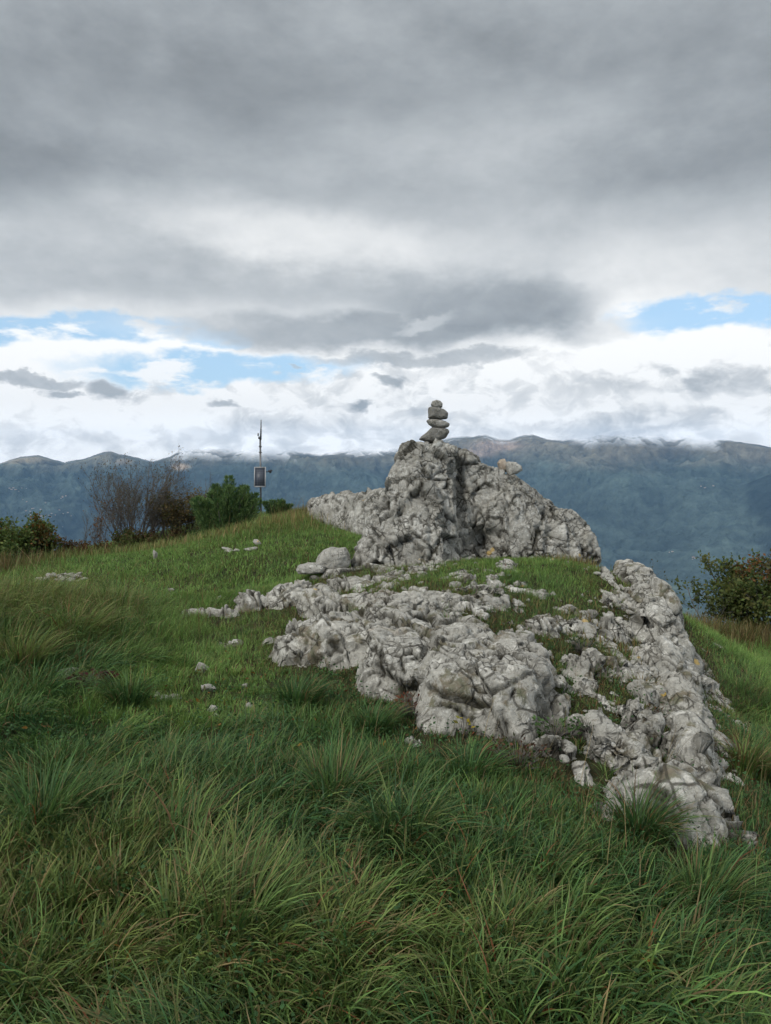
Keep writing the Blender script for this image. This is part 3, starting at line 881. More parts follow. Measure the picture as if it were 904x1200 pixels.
# ------------------------------------------------------------------ crag: convex lumps fused by a voxel remesh
def hull_object(lumps, name, voxel, mat, smooth_it=2):
    import bmesh
    bm = bmesh.new()
    for pts in lumps:
        b2 = bmesh.new()
        for p in pts: b2.verts.new(p)
        r = bmesh.ops.convex_hull(b2, input=b2.verts[:])
        bmesh.ops.delete(b2, geom=list({v for v in r['geom_interior'] if isinstance(v, bmesh.types.BMVert)}), context='VERTS')
        tmp = bpy.data.meshes.new('tmp'); b2.to_mesh(tmp); b2.free(); bm.from_mesh(tmp); bpy.data.meshes.remove(tmp)
    me0 = bpy.data.meshes.new('tmp0'); bm.to_mesh(me0); bm.free()
    o = bpy.data.objects.new('tmp0', me0); COL.objects.link(o)
    m = o.modifiers.new('r', 'REMESH'); m.mode = 'VOXEL'; m.voxel_size = voxel; m.use_smooth_shade = True
    sm = o.modifiers.new('s', 'SMOOTH'); sm.iterations = smooth_it; sm.factor = .6
    dg = bpy.context.evaluated_depsgraph_get(); ev = o.evaluated_get(dg)
    me = bpy.data.meshes.new_from_object(ev); me.name = name
    bpy.data.objects.remove(o); bpy.data.meshes.remove(me0)
    me.materials.clear(); me.materials.append(mat)
    me.polygons.foreach_set('use_smooth', np.ones(len(me.polygons), dtype=bool))
    return me


def lump(front, back=.8, sink=-.35):
    """front: list of (px, py, Y); the lump is closed with the same points pushed back"""
    f = [W(*p) for p in front]
    return f + [(x * (1 + .3 * back / y), y + back, z - .06) for x, y, z in f]


L = [
    # main pillar, its front buttress and its foot
    lump([(466, 534, 10.3), (474, 521, 10.25), (486, 518, 10.15), (497, 518, 10.1), (512, 518, 10.15), (526, 521, 10.3), (532, 560, 9.9), (536, 610, 9.7), (540, 668, 9.6), (484, 560, 9.75), (470, 600, 9.55), (452, 588, 9.8), (436, 618, 9.75), (424, 668, 9.6), (470, 672, 9.3), (510, 670, 9.35)], .85),
    lump([(452, 566, 9.95), (460, 548, 10.05), (470, 532, 10.1), (490, 540, 9.9), (500, 600, 9.5), (490, 668, 9.25), (440, 668, 9.4), (426, 650, 9.65), (432, 610, 9.85), (444, 585, 9.95)], .7),
    lump([(478, 560, 9.75), (500, 556, 9.7), (518, 590, 9.5), (524, 640, 9.32), (520, 672, 9.2), (462, 674, 9.15), (452, 640, 9.35), (460, 596, 9.55)], .6),
    lump([(420, 640, 9.5), (432, 625, 9.5), (452, 640, 9.2), (462, 674, 9.05), (418, 674, 9.3), (414, 660, 9.45)], .5),
    lump([(490, 519, 10.2), (498, 514, 10.25), (506, 513, 10.25), (518, 513, 10.25), (528, 517, 10.25), (537, 530, 10.15), (484, 532, 10.1)], .5),
    # right wing, set back behind the groove
    lump([(516, 520, 10.5), (540, 530, 10.5), (562, 541, 10.5), (592, 562, 10.45), (610, 564, 10.4), (630, 572, 10.3), (645, 590, 10.2), (655, 650, 10.1), (600, 656, 10.0), (585, 600, 10.2), (560, 620, 10.35), (548, 662, 10.2), (530, 600, 10.4)], .9),
    lump([(585, 572, 10.2), (612, 570, 10.15), (632, 582, 10.05), (640, 610, 9.95), (640, 655, 9.85), (590, 655, 9.85), (572, 620, 10.0), (572, 590, 10.1)], .5),
    lump([(632, 584, 10.3), (648, 586, 10.25), (662, 596, 10.2), (672, 612, 10.05), (676, 655, 9.95), (640, 655, 9.9), (630, 620, 10.1)], .7),
    lump([(652, 598, 10.35), (664, 594, 10.35), (680, 606, 10.3), (693, 620, 10.2), (704, 640, 10.15), (708, 660, 10.1), (660, 660, 9.95), (655, 630, 10.1)], .6),
    lump([(536, 606, 9.95), (548, 600, 10.1), (556, 640, 9.9), (560, 668, 9.75), (528, 670, 9.5), (526, 640, 9.6)], .5),
]
me = hull_object(L, 'rock_crag', .020, M_CRAG, 5)
V = get_co(me); N = get_no(me)
dn = fbm(V * 1.3, 3, 5)[:, None] * .07
V = V + N * dn
for px, py, Y, rx, rz_, dep in ((572, 634, 10.0, .17, .16, .34), (548, 640, 9.9, .10, .12, .16), (543, 590, 10.0, .05, .40, .16), (536, 548, 10.3, .05, .22, .12), (505, 625, 9.4, .03, .35, .05), (470, 640, 9.3, .03, .22, .06), (455, 655, 9.3, .035, .14, .08), (596, 600, 10.1, .03, .30, .05), (645, 600, 10.1, .04, .2, .10), (668, 632, 10.0, .035, .2, .08)):
    c0 = W(px, py, Y); w_ = np.exp(-((V[:, 0] - c0[0]) / rx) ** 2 - ((V[:, 2] - c0[2]) / rz_) ** 2)
    V[:, 1] += w_ * dep * (V[:, 1] < 10.6)
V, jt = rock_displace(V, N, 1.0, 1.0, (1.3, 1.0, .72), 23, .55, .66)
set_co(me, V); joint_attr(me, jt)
me.update()
crag = link('rock_crag', me)
tag(crag, 'tall grey limestone crag carrying the stone cairn, blotched with pale lichen', 'rock')
print('crag verts', len(V))
CRAG_POLY = [(-.52, 9.2), (.6, 9.0), (1.0, 9.5), (2.9, 9.75), (3.1, 10.4), (2.6, 11.2), (.4, 11.3), (-.4, 10.8)]

# ridge behind it to the left
L = []
top = [(362, 582), (375, 575), (392, 572), (412, 570), (430, 568), (452, 566), (480, 566)]
for k in range(len(top) - 1):
    a, b = top[k], top[k + 1]; Ya, Yb = 15.6 - k * .5, 15.6 - (k + 1) * .5
    L.append([W(a[0], a[1] + 2, Ya), W(b[0], b[1] + 2, Yb), W(a[0] - 3, a[1] + 60, Ya - .5), W(b[0] + 3, b[1] + 72, Yb - .5), W(a[0], a[1] + 1, Ya + .8), W(b[0], b[1] + 1, Yb + .8), W(a[0], a[1] + 45, Ya + .8), W(b[0], b[1] + 50, Yb + .8), W((a[0] + b[0]) / 2, a[1] + 8, Ya - .3)])
me = hull_object(L, 'rock_ridge', .035, M_CRAG, 3)
V = get_co(me); N = get_no(me)
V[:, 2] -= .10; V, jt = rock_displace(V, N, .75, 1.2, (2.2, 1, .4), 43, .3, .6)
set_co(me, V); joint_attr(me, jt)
ridge = link('rock_ridge', me); tag(ridge, 'long low rock ridge with upright grooves behind the crag, running left', 'rock')


# ------------------------------------------------------------------ loose stones
def stone_mesh(name, dims, seed, mat, cuts=13, tight=.50, sub=4, rough=.03, flat=None):
    import bmesh
    bm = bmesh.new(); bmesh.ops.create_icosphere(bm, subdivisions=sub, radius=1.0)
    me = bpy.data.meshes.new(name); bm.to_mesh(me); bm.free()
    V = get_co(me); r = np.random.RandomState(seed)
    for k in range(cuts):
        n = r.normal(size=3); n /= np.linalg.norm(n); d = tight + r.rand() * .28
        s = V @ n; V = V - np.maximum(s - d, 0)[:, None] * n * .94
    V = V * (1 + fbm(V * 1.4 + seed, 3, seed)[:, None] * .10 + fbm(V * 5 + seed, 4, seed)[:, None] * rough)
    lo, hi = V.min(0), V.max(0)
    V = (V - (lo + hi) / 2) / (hi - lo) * np.array(dims)
    V[:, 2] -= V[:, 2].min()
    set_co(me, V); me.materials.append(mat)
    me.polygons.foreach_set('use_smooth', np.ones(len(me.polygons), dtype=bool))
    return me


def stone(name, x, y, z, dims, seed, mat, label, cat='stone', group=None, rot=(0, 0, 0), **kw):
    o = link(name, stone_mesh(name, dims, seed, mat, **kw), None, (x, y, z)); o.rotation_euler = [rad(a) for a in rot]
    return tag(o, label, cat, group)


def prism_stone(name, outline, depth, mat, seed, Y, label, group, mid=None):
    """a stone whose seen outline is known: rounded body swept through its real thickness"""
    pts = np.array([W(a, b, Y) for a, b in outline]); c = pts.mean(0)
    n = 40
    # resample outline by angle
    ang = np.linspace(0, 2 * np.pi, 121)[:-1]
    P2 = pts[:, [0, 2]] - c[[0, 2]]
    nxt = np.roll(P2, -1, 0)
    ring = []
    for a in ang:
        d = np.array([math.cos(a), math.sin(a)]); best = 0
        for p, q in zip(P2, nxt):
            e = q - p; den = d[0] * e[1] - d[1] * e[0]
            if abs(den) < 1e-12: continue
            t = (p[0] * e[1] - p[1] * e[0]) / den; s = (p[0] * d[1] - p[1] * d[0]) / den
            if t > 0 and -1e-6 <= s <= 1 + 1e-6: best = max(best, t)
        ring.append(best)
    ring = np.array(ring); ring = (np.roll(ring, 1) + ring * 2 + np.roll(ring, -1)) / 4
    lat = np.linspace(-np.pi / 2, np.pi / 2, 42)
    V = []
    for la in lat:
        k = abs(math.cos(la)) ** .45; yy = np.sign(math.sin(la)) * abs(math.sin(la)) ** .8 * depth / 2
        for a, r0 in zip(ang, ring): V.append((math.cos(a) * r0 * k, yy, math.sin(a) * r0 * k))
    V = np.array(V); m = len(ang)
    V += fbm(V * 9 + seed, 4, seed)[:, None] * V * .16
    V += (fbm(V * 40 + seed, 3, seed)[:, None]) * .003
    kk = np.arange(len(lat) - 1)[:, None] * m; j = np.arange(m)[None, :]; j2 = (j + 1) % m
    q = np.stack([kk + j, kk + m + j, kk + m + j2, kk + j2], -1).reshape(-1, 4)
    me = np_mesh(name, V, q, mat, True)
    o = link(name, me, None, tuple(c)); return tag(o, label, 'stone', group)


cg = 'stones balanced as a cairn'
CY = 10.45
prism_stone('cairn_stone', [(491, 512), (494, 509), (502, 502), (506, 498), (516, 497.5), (525, 500), (526, 504), (521, 511), (512, 515), (503, 516.5), (497, 514)], .40, M_STONED, 1, CY, 'large dark wedge shaped stone at the bottom of the cairn', cg)
prism_stone('cairn_stone', [(500.5, 490.5), (504, 488), (512, 488.5), (522, 491), (527.5, 494), (526, 498), (518, 499.5), (509, 498.5), (503, 495)], .34, M_CAIRN, 2, CY, 'pale flat tilted stone second from the bottom of the cairn', cg)
prism_stone('cairn_stone', [(502.5, 475), (505, 474), (516, 475), (521, 477.5), (525, 481.5), (524, 488), (514, 489.5), (502, 487.5), (502, 481)], .30, M_STONED, 3, CY, 'dark blocky stone second from the top of the cairn', cg)
prism_stone('cairn_stone', [(505, 471.5), (507, 467.5), (511.5, 465.8), (516, 467), (519, 470.5), (518.5, 474.5), (514, 476), (508, 475.5)], .18, M_CAIRN, 4, CY, 'small rounded stone on the very top of the cairn', cg)

def on_crag(px, Y, default):
    return W(px, default, Y)
prism_stone('brown_stone', [(583, 545), (586, 541), (591, 540), (595, 546), (596, 556), (586, 555)], .22, M_STONEB, 7, 10.55, 'small brown upright stone at the left of the pair on the crag shoulder', 'brown stones on the crag shoulder')
prism_stone('brown_stone', [(592, 546), (595, 541), (604, 541.5), (611, 546), (612, 551), (606, 555), (596, 558)], .26, M_STONE, 8, 10.45, 'larger pale buff stone at the right of the pair on the crag shoulder', 'brown stones on the crag shoulder')
prism_stone('round_stone', [(642, 641), (648, 639.5), (653, 643), (652, 650), (646, 652), (641, 648)], .11, M_STONE, 9, 9.55, 'small pale round stone on the turf below the right end of the crag', None)

# seat the cairn and the pair of stones on the rock that was actually grown
CV = get_co(crag.data)
def settle(objs):
    V = get_co(objs[0].data); c = np.array(objs[0].location); V = V + c
    gap = 9.0
    lo = V[V[:, 2] < V[:, 2].min() + .09]
    for p in lo[::7]:
        m = (np.abs(CV[:, 0] - p[0]) < .02) & (np.abs(CV[:, 1] - p[1]) < .02)
        if m.any(): gap = min(gap, p[2] - CV[m, 2].max())
    print('gap', objs[0].name, round(gap, 3))
    if gap < 5:
        for o in objs: o.location.z -= min(max(gap + .012, -.03), .12)
settle([o for o in bpy.data.objects if o.name.startswith('cairn_stone')])
for nm in [o.name for o in bpy.data.objects if o.name.startswith('brown_stone')]: settle([bpy.data.objects[nm]])

# boulder pair left of the crag
prism_stone('boulder', [(371, 660), (373, 652), (379, 645), (388, 641.5), (405, 642), (410, 650), (411, 660), (404, 668), (396, 669), (380, 668)], .42, M_STONE, 21, 9.3, 'rounded whitish boulder beside the left foot of the crag', None)
prism_stone('slab_stone', [(347, 668), (349, 663), (360, 660), (375, 660), (382, 664), (380, 670), (365, 672), (350, 672)], (.30), M_STONE, 22, 9.05, 'low flat buff stone leaning against the rounded whitish boulder', None)

def gz(x, y): return float(T(np.array([x]), np.array([y]))[0])
def put_stone(px, py, Y, wpx, hpx, seed, mat, label, name='field_stone', cat='stone', group=None, **kw):
    # the ground decides the height; only direction and distance come from the photograph
    p = W(px, py, Y); x = p[0]
    w = wpx / F * Y; h = hpx / F * Y
    return stone(name, x, Y, gz(x, Y) - h * .25, (w, w * .7, h * 1.45), seed, mat, label, cat, group, (0, 0, seed * 37 % 360 if hpx > .7 * wpx else (seed * 13 % 30) - 15), **kw)

# find where the ground is met at a photo pixel
def meet(px, py, lo=2.0, hi=25):
    ys = np.linspace(lo, hi, 900); d = ray(px, py); k = ys / d[1]
    zz = CAMZ + d[2] * k; tt = T(d[0] * k, ys)
    i = np.where(tt >= zz)[0]
    return float(ys[i[0]]) if len(i) else hi
for px, py, w, h, sd_, lab in ((237, 787, 17, 10, 31, 'greyish flat stone on the trodden path, upper of the stones there'), (245, 811, 18, 9, 32, 'whitish oval stone in the middle of the trodden path'), (250, 835, 13, 7, 33, 'small pale stone low on the mossy trodden path'),
                             (292, 832, 11, 8, 34, 'small grey stone in the grass right of the trodden path'), (97, 707, 18, 9, 35, 'white angular stone in the turf right of the tall pale grass'), (182, 656, 7, 10, 36, 'small white upright stone on the far turf'),
                             (80, 797, 30, 12, 37, 'weathered grey stone sunk among the tall grass at the left'), (838, 1085, 14, 9, 38, 'white stone sunk in the grass at the lower right'), (253, 842, 9, 5, 39, 'tiny pale pebble just below the stones of the path'),
                             (201, 694, 8, 4, 40, 'small flat white stone in the short far turf'), (325, 968, 20, 7, 41, 'pale flat stone half hidden in the long foreground grass'),
                             (165, 698, 6, 4, 42, 'tiny pale stone in the turf below the bare shrub')):
    put_stone(px, py, meet(px, py), w, h, sd_, M_STONE, lab, sub=3)

# low heap of flat stones by the far left edge
r = np.random.RandomState(8)
hx0, hy0 = W(70, 676, 1)[0], 10.4
hy0 = meet(70, 682)
for k in range(44):
    a, q = r.rand() * 6.28, r.rand() ** .6
    x = W(70, 680, hy0)[0] + math.cos(a) * q * .42; y = hy0 + .1 + math.sin(a) * q * .30
    hgt = max(0, (1 - q)) * .13
    o = stone('heap_stone', x, y, gz(x, y) + hgt * r.rand() - .01, (r.uniform(.09, .20), r.uniform(.07, .13), r.uniform(.025, .06)), 100 + k, M_STONE, 'flat grey stone in the low stone heap on the left turf', 'stone', 'stones of the low heap on the left', (r.uniform(-25, 25), r.uniform(-25, 25), r.uniform(0, 180)), sub=2)
for k in range(12):
    c = (205, 641) if k < 7 else (286, 645)
    Y = meet(*c); x = W(c[0], c[1], Y)[0] + r.uniform(-.28, .28); y = Y + r.uniform(-.25, .25)
    stone('scattered_stone', x, y, gz(x, y) - .01, (r.uniform(.12, .3), r.uniform(.08, .16), r.uniform(.05, .12)), 160 + k, M_STONE, 'grey stone in the cluster below the bare shrub at the turf edge' if k < 7 else 'pale stone in the cluster below the dark juniper at the turf edge', 'stone',
          'stones clustered below the bare shrub' if k < 7 else 'stones clustered below the juniper', (r.uniform(-15, 15), r.uniform(-15, 15), r.uniform(0, 180)), sub=3)

# loose rubble on the ledge and at the crag foot
r = np.random.RandomState(18); nrub = 0
while nrub < 130:
    x, y = r.uniform(-1.1, 2.9), r.uniform(3.8, 9.4)
    m = float(rockiness(np.array([x]), np.array([y]))[0])
    if y > 8.7 and -.5 < x < 2.9: m = max(m, .5)
    if r.rand() > m * 1.2: continue
    z0 = max(gz(x, y), float(ledge_sample(np.array([x]), np.array([y]))[0]))
    s = r.uniform(.025, .07) * (1 + (r.rand() > .85) * .8)
    stone('rubble_stone', x, y, z0 - s * .25, (s * r.uniform(1, 1.8), s * r.uniform(.8, 1.3), s * r.uniform(.5, .9)), 300 + nrub, M_STONE, 'small loose stone lying among the turf and cracks of the limestone ledge', 'stone', 'loose stones scattered over the ledge', (0, 0, r.uniform(0, 180)), sub=2)
    nrub += 1
# ------------------------------------------------------------------ weather mast with its solar panel
MY = 22.0
mx, _, mtop = W(305, 492, MY); mbz = gz(mx, MY) - .3
mast = empty('weather_mast', (mx, MY, mbz)); tag(mast, 'thin steel weather mast with small solar panel beyond the dark juniper', 'mast')
H = mtop - mbz
mb = MB(); mb.tube([(0, 0, 0), (0, 0, H * .5), (0, 0, W(305, 513, MY)[2] - mbz)], .028, 10); mb.build('pole', M_STEEL, mast, True)
zt = W(305, 513, MY)[2] - mbz
mb = MB(); mb.tube([(.012, 0, zt - .06), (.02, 0, zt + .15), (.03, 0, H)], [.026, .024, .012], 8); mb.build('antenna', M_STEEL, mast, True)
mb = MB(); mb.box((-.02, -.02, zt + .0), (.06, .05, .07)); mb.tube([(-.055, -.02, zt + .05), (-.055, -.02, zt + .13)], .02, 8); mb.build('sensor_head', M_STEEL, mast)
mb = MB()
for zz in (zt - .25, zt - .42): mb.box((0, 0, zz), (.075, .075, .03))
mb.build('clamp', M_DARKPL, mast)
pz0, pz1 = W(305, 571, MY)[2] - mbz, W(305, 547, MY)[2] - mbz
pw = 13.5 / F * MY
px_ = W(305.5, 560, MY)[0] - mx
pan = empty('solar_panel', (px_, -.09, (pz0 + pz1) / 2)); pan.parent = mast; pan.rotation_euler = (rad(-14), 0, rad(4))
hh = (pz1 - pz0)
mb = MB(); mb.box((0, 0, 0), (pw - .04, .02, hh - .04)); mb.build('cells', M_CELLS, pan)
mb = MB()
for s in (-1, 1):
    mb.box((s * (pw / 2 - .012), -.004, 0), (.024, .045, hh)); mb.box((0, -.0045, s * (hh / 2 - .012)), (pw - .05, .044, .024))
mb.build('panel_frame', M_WHITEPAINT, pan)
mb = MB(); mb.tube([(0, 0, (pz0 + pz1) / 2), (0, -.08, (pz0 + pz1) / 2)], .02, 6); mb.build('panel_bracket', M_STEEL, mast)
za = W(305, 553, MY)[2] - mbz
mb = MB(); mb.tube([(0, 0, za), (.15, 0, za), (.28, 0, za + .005)], .014, 6); mb.build('sensor_arm', M_DARKPL, mast)
mb = MB(); mb.tube([(.28, 0, za + .06), (.28, 0, za - .03)], [.045, .03], 10); mb.tube([(.22, 0, za + .03), (.34, 0, za + .03)], .018, 6); mb.build('wind_sensor', M_DARKPL, mast)
# ------------------------------------------------------------------ shrubs
def leaf_arrays(P, D, L, Wd, seed, fold=.0):
    """rhombic leaves at P along D; returns verts (N*4,3) and quads"""
    r = np.random.RandomState(seed); n = len(P)
    D = D / (np.linalg.norm(D, axis=1)[:, None] + 1e-9)
    rv = r.normal(size=(n, 3)); S = np.cross(D, rv); S /= np.linalg.norm(S, axis=1)[:, None] + 1e-9
    L = np.broadcast_to(L, (n,))[:, None]; Wd = np.broadcast_to(Wd, (n,))[:, None]
    V = np.stack([P, P + D * L * .45 + S * Wd * .5, P + D * L, P + D * L * .45 - S * Wd * .5], 1).reshape(-1, 3)
    q = np.arange(n * 4).reshape(n, 4)
    return V, q


def grow(mb, p, d, length, rad0, level, r, P, tips, nseg=6):
    pts = [p.copy()]; cur = d / np.linalg.norm(d)
    for k in range(nseg):
        cur = cur + r.normal(size=3) * P['wob'] + np.array(P['trop']) * P['tropk']
        cur /= np.linalg.norm(cur)
        pts.append(pts[-1] + cur * length / nseg)
    pts = np.array(pts); rs = np.linspace(rad0, rad0 * .35, nseg + 1)
    mb.tube(pts, rs, 5 if level < 1 else (4 if level < 2 else 3), caps=False)
    if level >= P['levels']:
        for k in range(1, nseg + 1): tips.append((pts[k], pts[k] - pts[k - 1], level))
        return
    nch = P['ch'][level]
    for c in range(nch):
        t = P['from'] + (1 - P['from']) * (c + r.rand()) / nch
        f = t * nseg; i = min(int(f), nseg - 1); q = pts[i] + (pts[i + 1] - pts[i]) * (f - i)
        dr = pts[i + 1] - pts[i]; dr /= np.linalg.norm(dr)
        s = r.normal(size=3); s -= dr * (s @ dr); s /= np.linalg.norm(s)
        nd = dr * math.cos(P['ang']) + s * math.sin(P['ang'])
        grow(mb, q, nd, length * P['ratio'] * (1.15 - t * .6) * r.uniform(.7, 1.2), rad0 * .5 * (1 - t * .3), level + 1, r, P, tips, max(3, nseg - 1))
    tips.append((pts[-1], pts[-1] - pts[-2], level))


def shrub(name, label, x, y, height, seed, stems, spread, P, leaves, cat='shrub', lean=(0, 0, 0), rad0=.02, group=None, leafname='foliage', mat=None, base=.12):
    r = np.random.RandomState(seed)
    root = empty(name, (x, y, gz(x, y) - .03)); tag(root, label, cat, group)
    mb = MB(); tips = []
    for k in range(stems):
        a = k * 2.39996 + r.rand(); t = spread * (.25 + .75 * r.rand() ** .7)
        d = np.array([math.cos(a) * math.sin(t), math.sin(a) * math.sin(t), math.cos(t)]) + np.array(lean)
        p = np.array([math.cos(a) * base * r.rand(), math.sin(a) * base * r.rand(), 0.0])
        grow(mb, p, d, height * r.uniform(.65, 1.0), rad0 * r.uniform(.6, 1), 0, r, P, tips)
    mb.build('branches', M_TWIG, root, True)
    if leaves:
        tp = np.array([t[0] for t in tips]); td = np.array([t[1] for t in tips])
        keepp = tp[:, 2] > leaves.get('zmin', .05)
        tp, td = tp[keepp], td[keepp]
        n = leaves['n']; i = r.randint(0, len(tp), n)
        P0 = tp[i] + r.normal(size=(n, 3)) * leaves['jit']
        P0[:, 2] = np.maximum(P0[:, 2], .03)
        D = td[i] / (np.linalg.norm(td[i], axis=1)[:, None] + 1e-9) * .6 + r.normal(size=(n, 3)) * .7
        Ls = leaves['size'] * r.uniform(.6, 1.3, n)
        V, q = leaf_arrays(P0, D, Ls, Ls * leaves.get('w', .6), seed + 1)
        C = leaves['col'](P0, r)
        link(leafname, np_mesh(leafname, V, q, mat or M_LEAF, False, np.repeat(C, 4, 0)), root)
    return root


def pal(cols, P, r, sc=.35, seed=0, var=.25):
    """clumpy choice between leaf colours"""
    cols = np.array(cols, float)
    n = fbm(P / sc + seed, 2, seed) * .9 + r.normal(size=len(P)) * .28
    k = np.clip((n + .9) / 1.8 * len(cols), 0, len(cols) - 1.001)
    i = k.astype(int); f = (k - i)[:, None]
    return (cols[i] * (1 - f) + cols[np.minimum(i + 1, len(cols) - 1)] * f) * (1 + r.uniform(-var, var, len(P)))[:, None]


P_BARE = dict(wob=.07, trop=(.35, 0, 1), tropk=.10, levels=3, ch=(9, 6, 4), ratio=.48, ang=.62, **{'from': .18})
P_LEAFY = dict(wob=.14, trop=(0, 0, 1), tropk=.05, levels=3, ch=(7, 6, 4), ratio=.5, ang=.85, **{'from': .15})
GREEN = [(.030, .060, .018), (.052, .095, .026), (.080, .125, .032), (.12, .15, .04)]
AUT = [(.11, .045, .015), (.16, .075, .02), (.09, .07, .02)]

# tall leafless shrub
Yb = 17.4; xb = W(160, 600, Yb)[0]
shrub('bare_shrub', 'tall feathery shrub, nearly leafless and brown, between the left bush and the dark juniper', xb, Yb, 1.90, 5, 34, .74, dict(P_BARE, ch=(9, 7, 4), ang=.55, wob=.10),
      dict(n=3800, size=.04, w=.5, jit=.03, col=lambda P, r: pal([(.07, .065, .05), (.10, .085, .06), (.12, .09, .05), (.07, .08, .04)], P, r)), lean=(.06, 0, 0), rad0=.015, base=.45)
# rusty thicket at its right foot
shrub('rusty_shrub', 'low rusty brown thicket between the leafless shrub and the dark juniper', W(203, 600, 17.7)[0], 17.7, 1.0, 6, 12, .7, P_LEAFY,
      dict(n=7000, size=.05, w=.55, jit=.05, col=lambda P, r: pal([(.06, .06, .025), (.11, .085, .035), (.14, .10, .04), (.07, .085, .025)], P, r)), rad0=.015, base=.3)
# thin saplings left of it
shrub('sapling', 'thin bare sapling with a few dull red leaves left of the leafless shrub', W(116, 640, 16.6)[0], 16.6, 1.05, 7, 4, .35, P_BARE,
      dict(n=200, size=.05, w=.6, jit=.03, col=lambda P, r: pal([(.10, .055, .04), (.12, .07, .04)], P, r)), rad0=.012, cat='sapling', base=.12)
shrub('sapling', 'small leafless grey sapling nearest the left bush', W(103, 640, 16.8)[0], 16.8, 1.2, 8, 2, .25, P_BARE, None, rad0=.012, cat='sapling', base=.1)
shrub('sapling', 'thin pinkish leafless sapling showing above the left side of the dark juniper', W(229, 600, 18.3)[0], 18.3, 1.45, 9, 3, .3, P_BARE, None, rad0=.011, cat='sapling', base=.15)
# left bush
shrub('leafy_bush', 'dark green rounded bush with orange autumn leaves at the left edge', W(22, 640, 15)[0], 15.0, 1.05, 10, 13, .95, P_LEAFY,
      dict(n=15000, size=.065, w=.6, jit=.06, col=lambda P, r: np.where(((P[:, 0] > .45) & (P[:, 2] > .55) & (r.rand(len(P)) < .6) | (r.rand(len(P)) < .04))[:, None], pal(AUT, P, r), pal(GREEN, P, r))), rad0=.025, cat='bush', base=.4)
shrub('leafy_bush', 'dark green bush cut off by the left edge, behind the tall pale grass', W(-38, 640, 14.6)[0], 14.6, 1.0, 11, 12, .9, P_LEAFY,
      dict(n=9000, size=.065, w=.6, jit=.06, col=lambda P, r: pal(GREEN + [(.12, .07, .02)], P, r)), rad0=.025, cat='bush', base=.4)
shrub('low_bush', 'low olive and brown bush between the left bush and the thin saplings', W(86, 650, 16.0)[0], 16.0, .5, 12, 10, 1.1, P_LEAFY,
      dict(n=6000, size=.05, w=.6, jit=.05, col=lambda P, r: pal([(.05, .06, .02), (.09, .075, .025), (.12, .06, .025)], P, r)), rad0=.012, cat='bush', base=.45)
shrub('low_bush', 'low green bush growing at the foot of the leafless shrub', W(170, 640, 16.6)[0], 16.6, .42, 13, 12, 1.15, P_LEAFY,
      dict(n=7000, size=.05, w=.6, jit=.05, col=lambda P, r: pal([(.03, .05, .015), (.05, .08, .02), (.09, .10, .03), (.10, .05, .03)], P, r)), rad0=.012, cat='bush', base=.6)
shrub('low_bush', 'dry yellow brown bush behind the left side of the dark juniper', W(243, 600, 18.6)[0], 18.6, .95, 14, 9, .6, P_LEAFY,
      dict(n=4200, size=.05, w=.5, jit=.05, col=lambda P, r: pal([(.11, .09, .03), (.16, .12, .04)], P, r)), rad0=.012, cat='bush', base=.2)
# right bush
shrub('autumn_bush', 'big bush turning orange and brown on the right edge beyond the green slope', W(912, 680, 13.4)[0], 13.4, 1.30, 15, 14, .90, P_LEAFY,
      dict(n=19000, size=.07, w=.6, jit=.07, col=lambda P, r: np.where(((np.abs(P[:, 0] + .35) < .30) & (P[:, 2] > .95) & (r.rand(len(P)) < .5))[:, None], pal([(.15, .06, .03), (.18, .09, .03)], P, r), pal([(.03, .045, .016), (.05, .08, .024), (.085, .12, .03), (.12, .12, .04)], P, r))), rad0=.03, cat='bush', base=.5)
shrub('autumn_bush', 'dark brown and green bush cut off by the right edge', W(990, 690, 12.8)[0], 12.8, 1.6, 16, 12, .9, P_LEAFY,
      dict(n=10000, size=.07, w=.6, jit=.07, col=lambda P, r: pal([(.03, .03, .015), (.06, .045, .02), (.08, .05, .02), (.05, .06, .02)], P, r)), rad0=.03, cat='bush', base=.5)
shrub('sprawling_shoots', 'thin leafy green shoots reaching up at the left of the autumn bush', W(836, 690, 13.2)[0], 13.2, .85, 17, 4, .45, P_LEAFY,
      dict(n=800, size=.07, w=.6, jit=.04, col=lambda P, r: pal([(.04, .06, .02), (.07, .09, .025)], P, r)), rad0=.012, cat='shrub', base=.2)
shrub('bare_twigs', 'small leafless twiggy shrub just behind the right end of the crag', W(738, 650, 11.2)[0], 11.2, .75, 18, 7, .6, P_BARE, dict(n=160, size=.03, w=.6, jit=.02, col=lambda P, r: pal([(.09, .05, .03), (.05, .05, .025)], P, r)), rad0=.006, cat='shrub', base=.15)


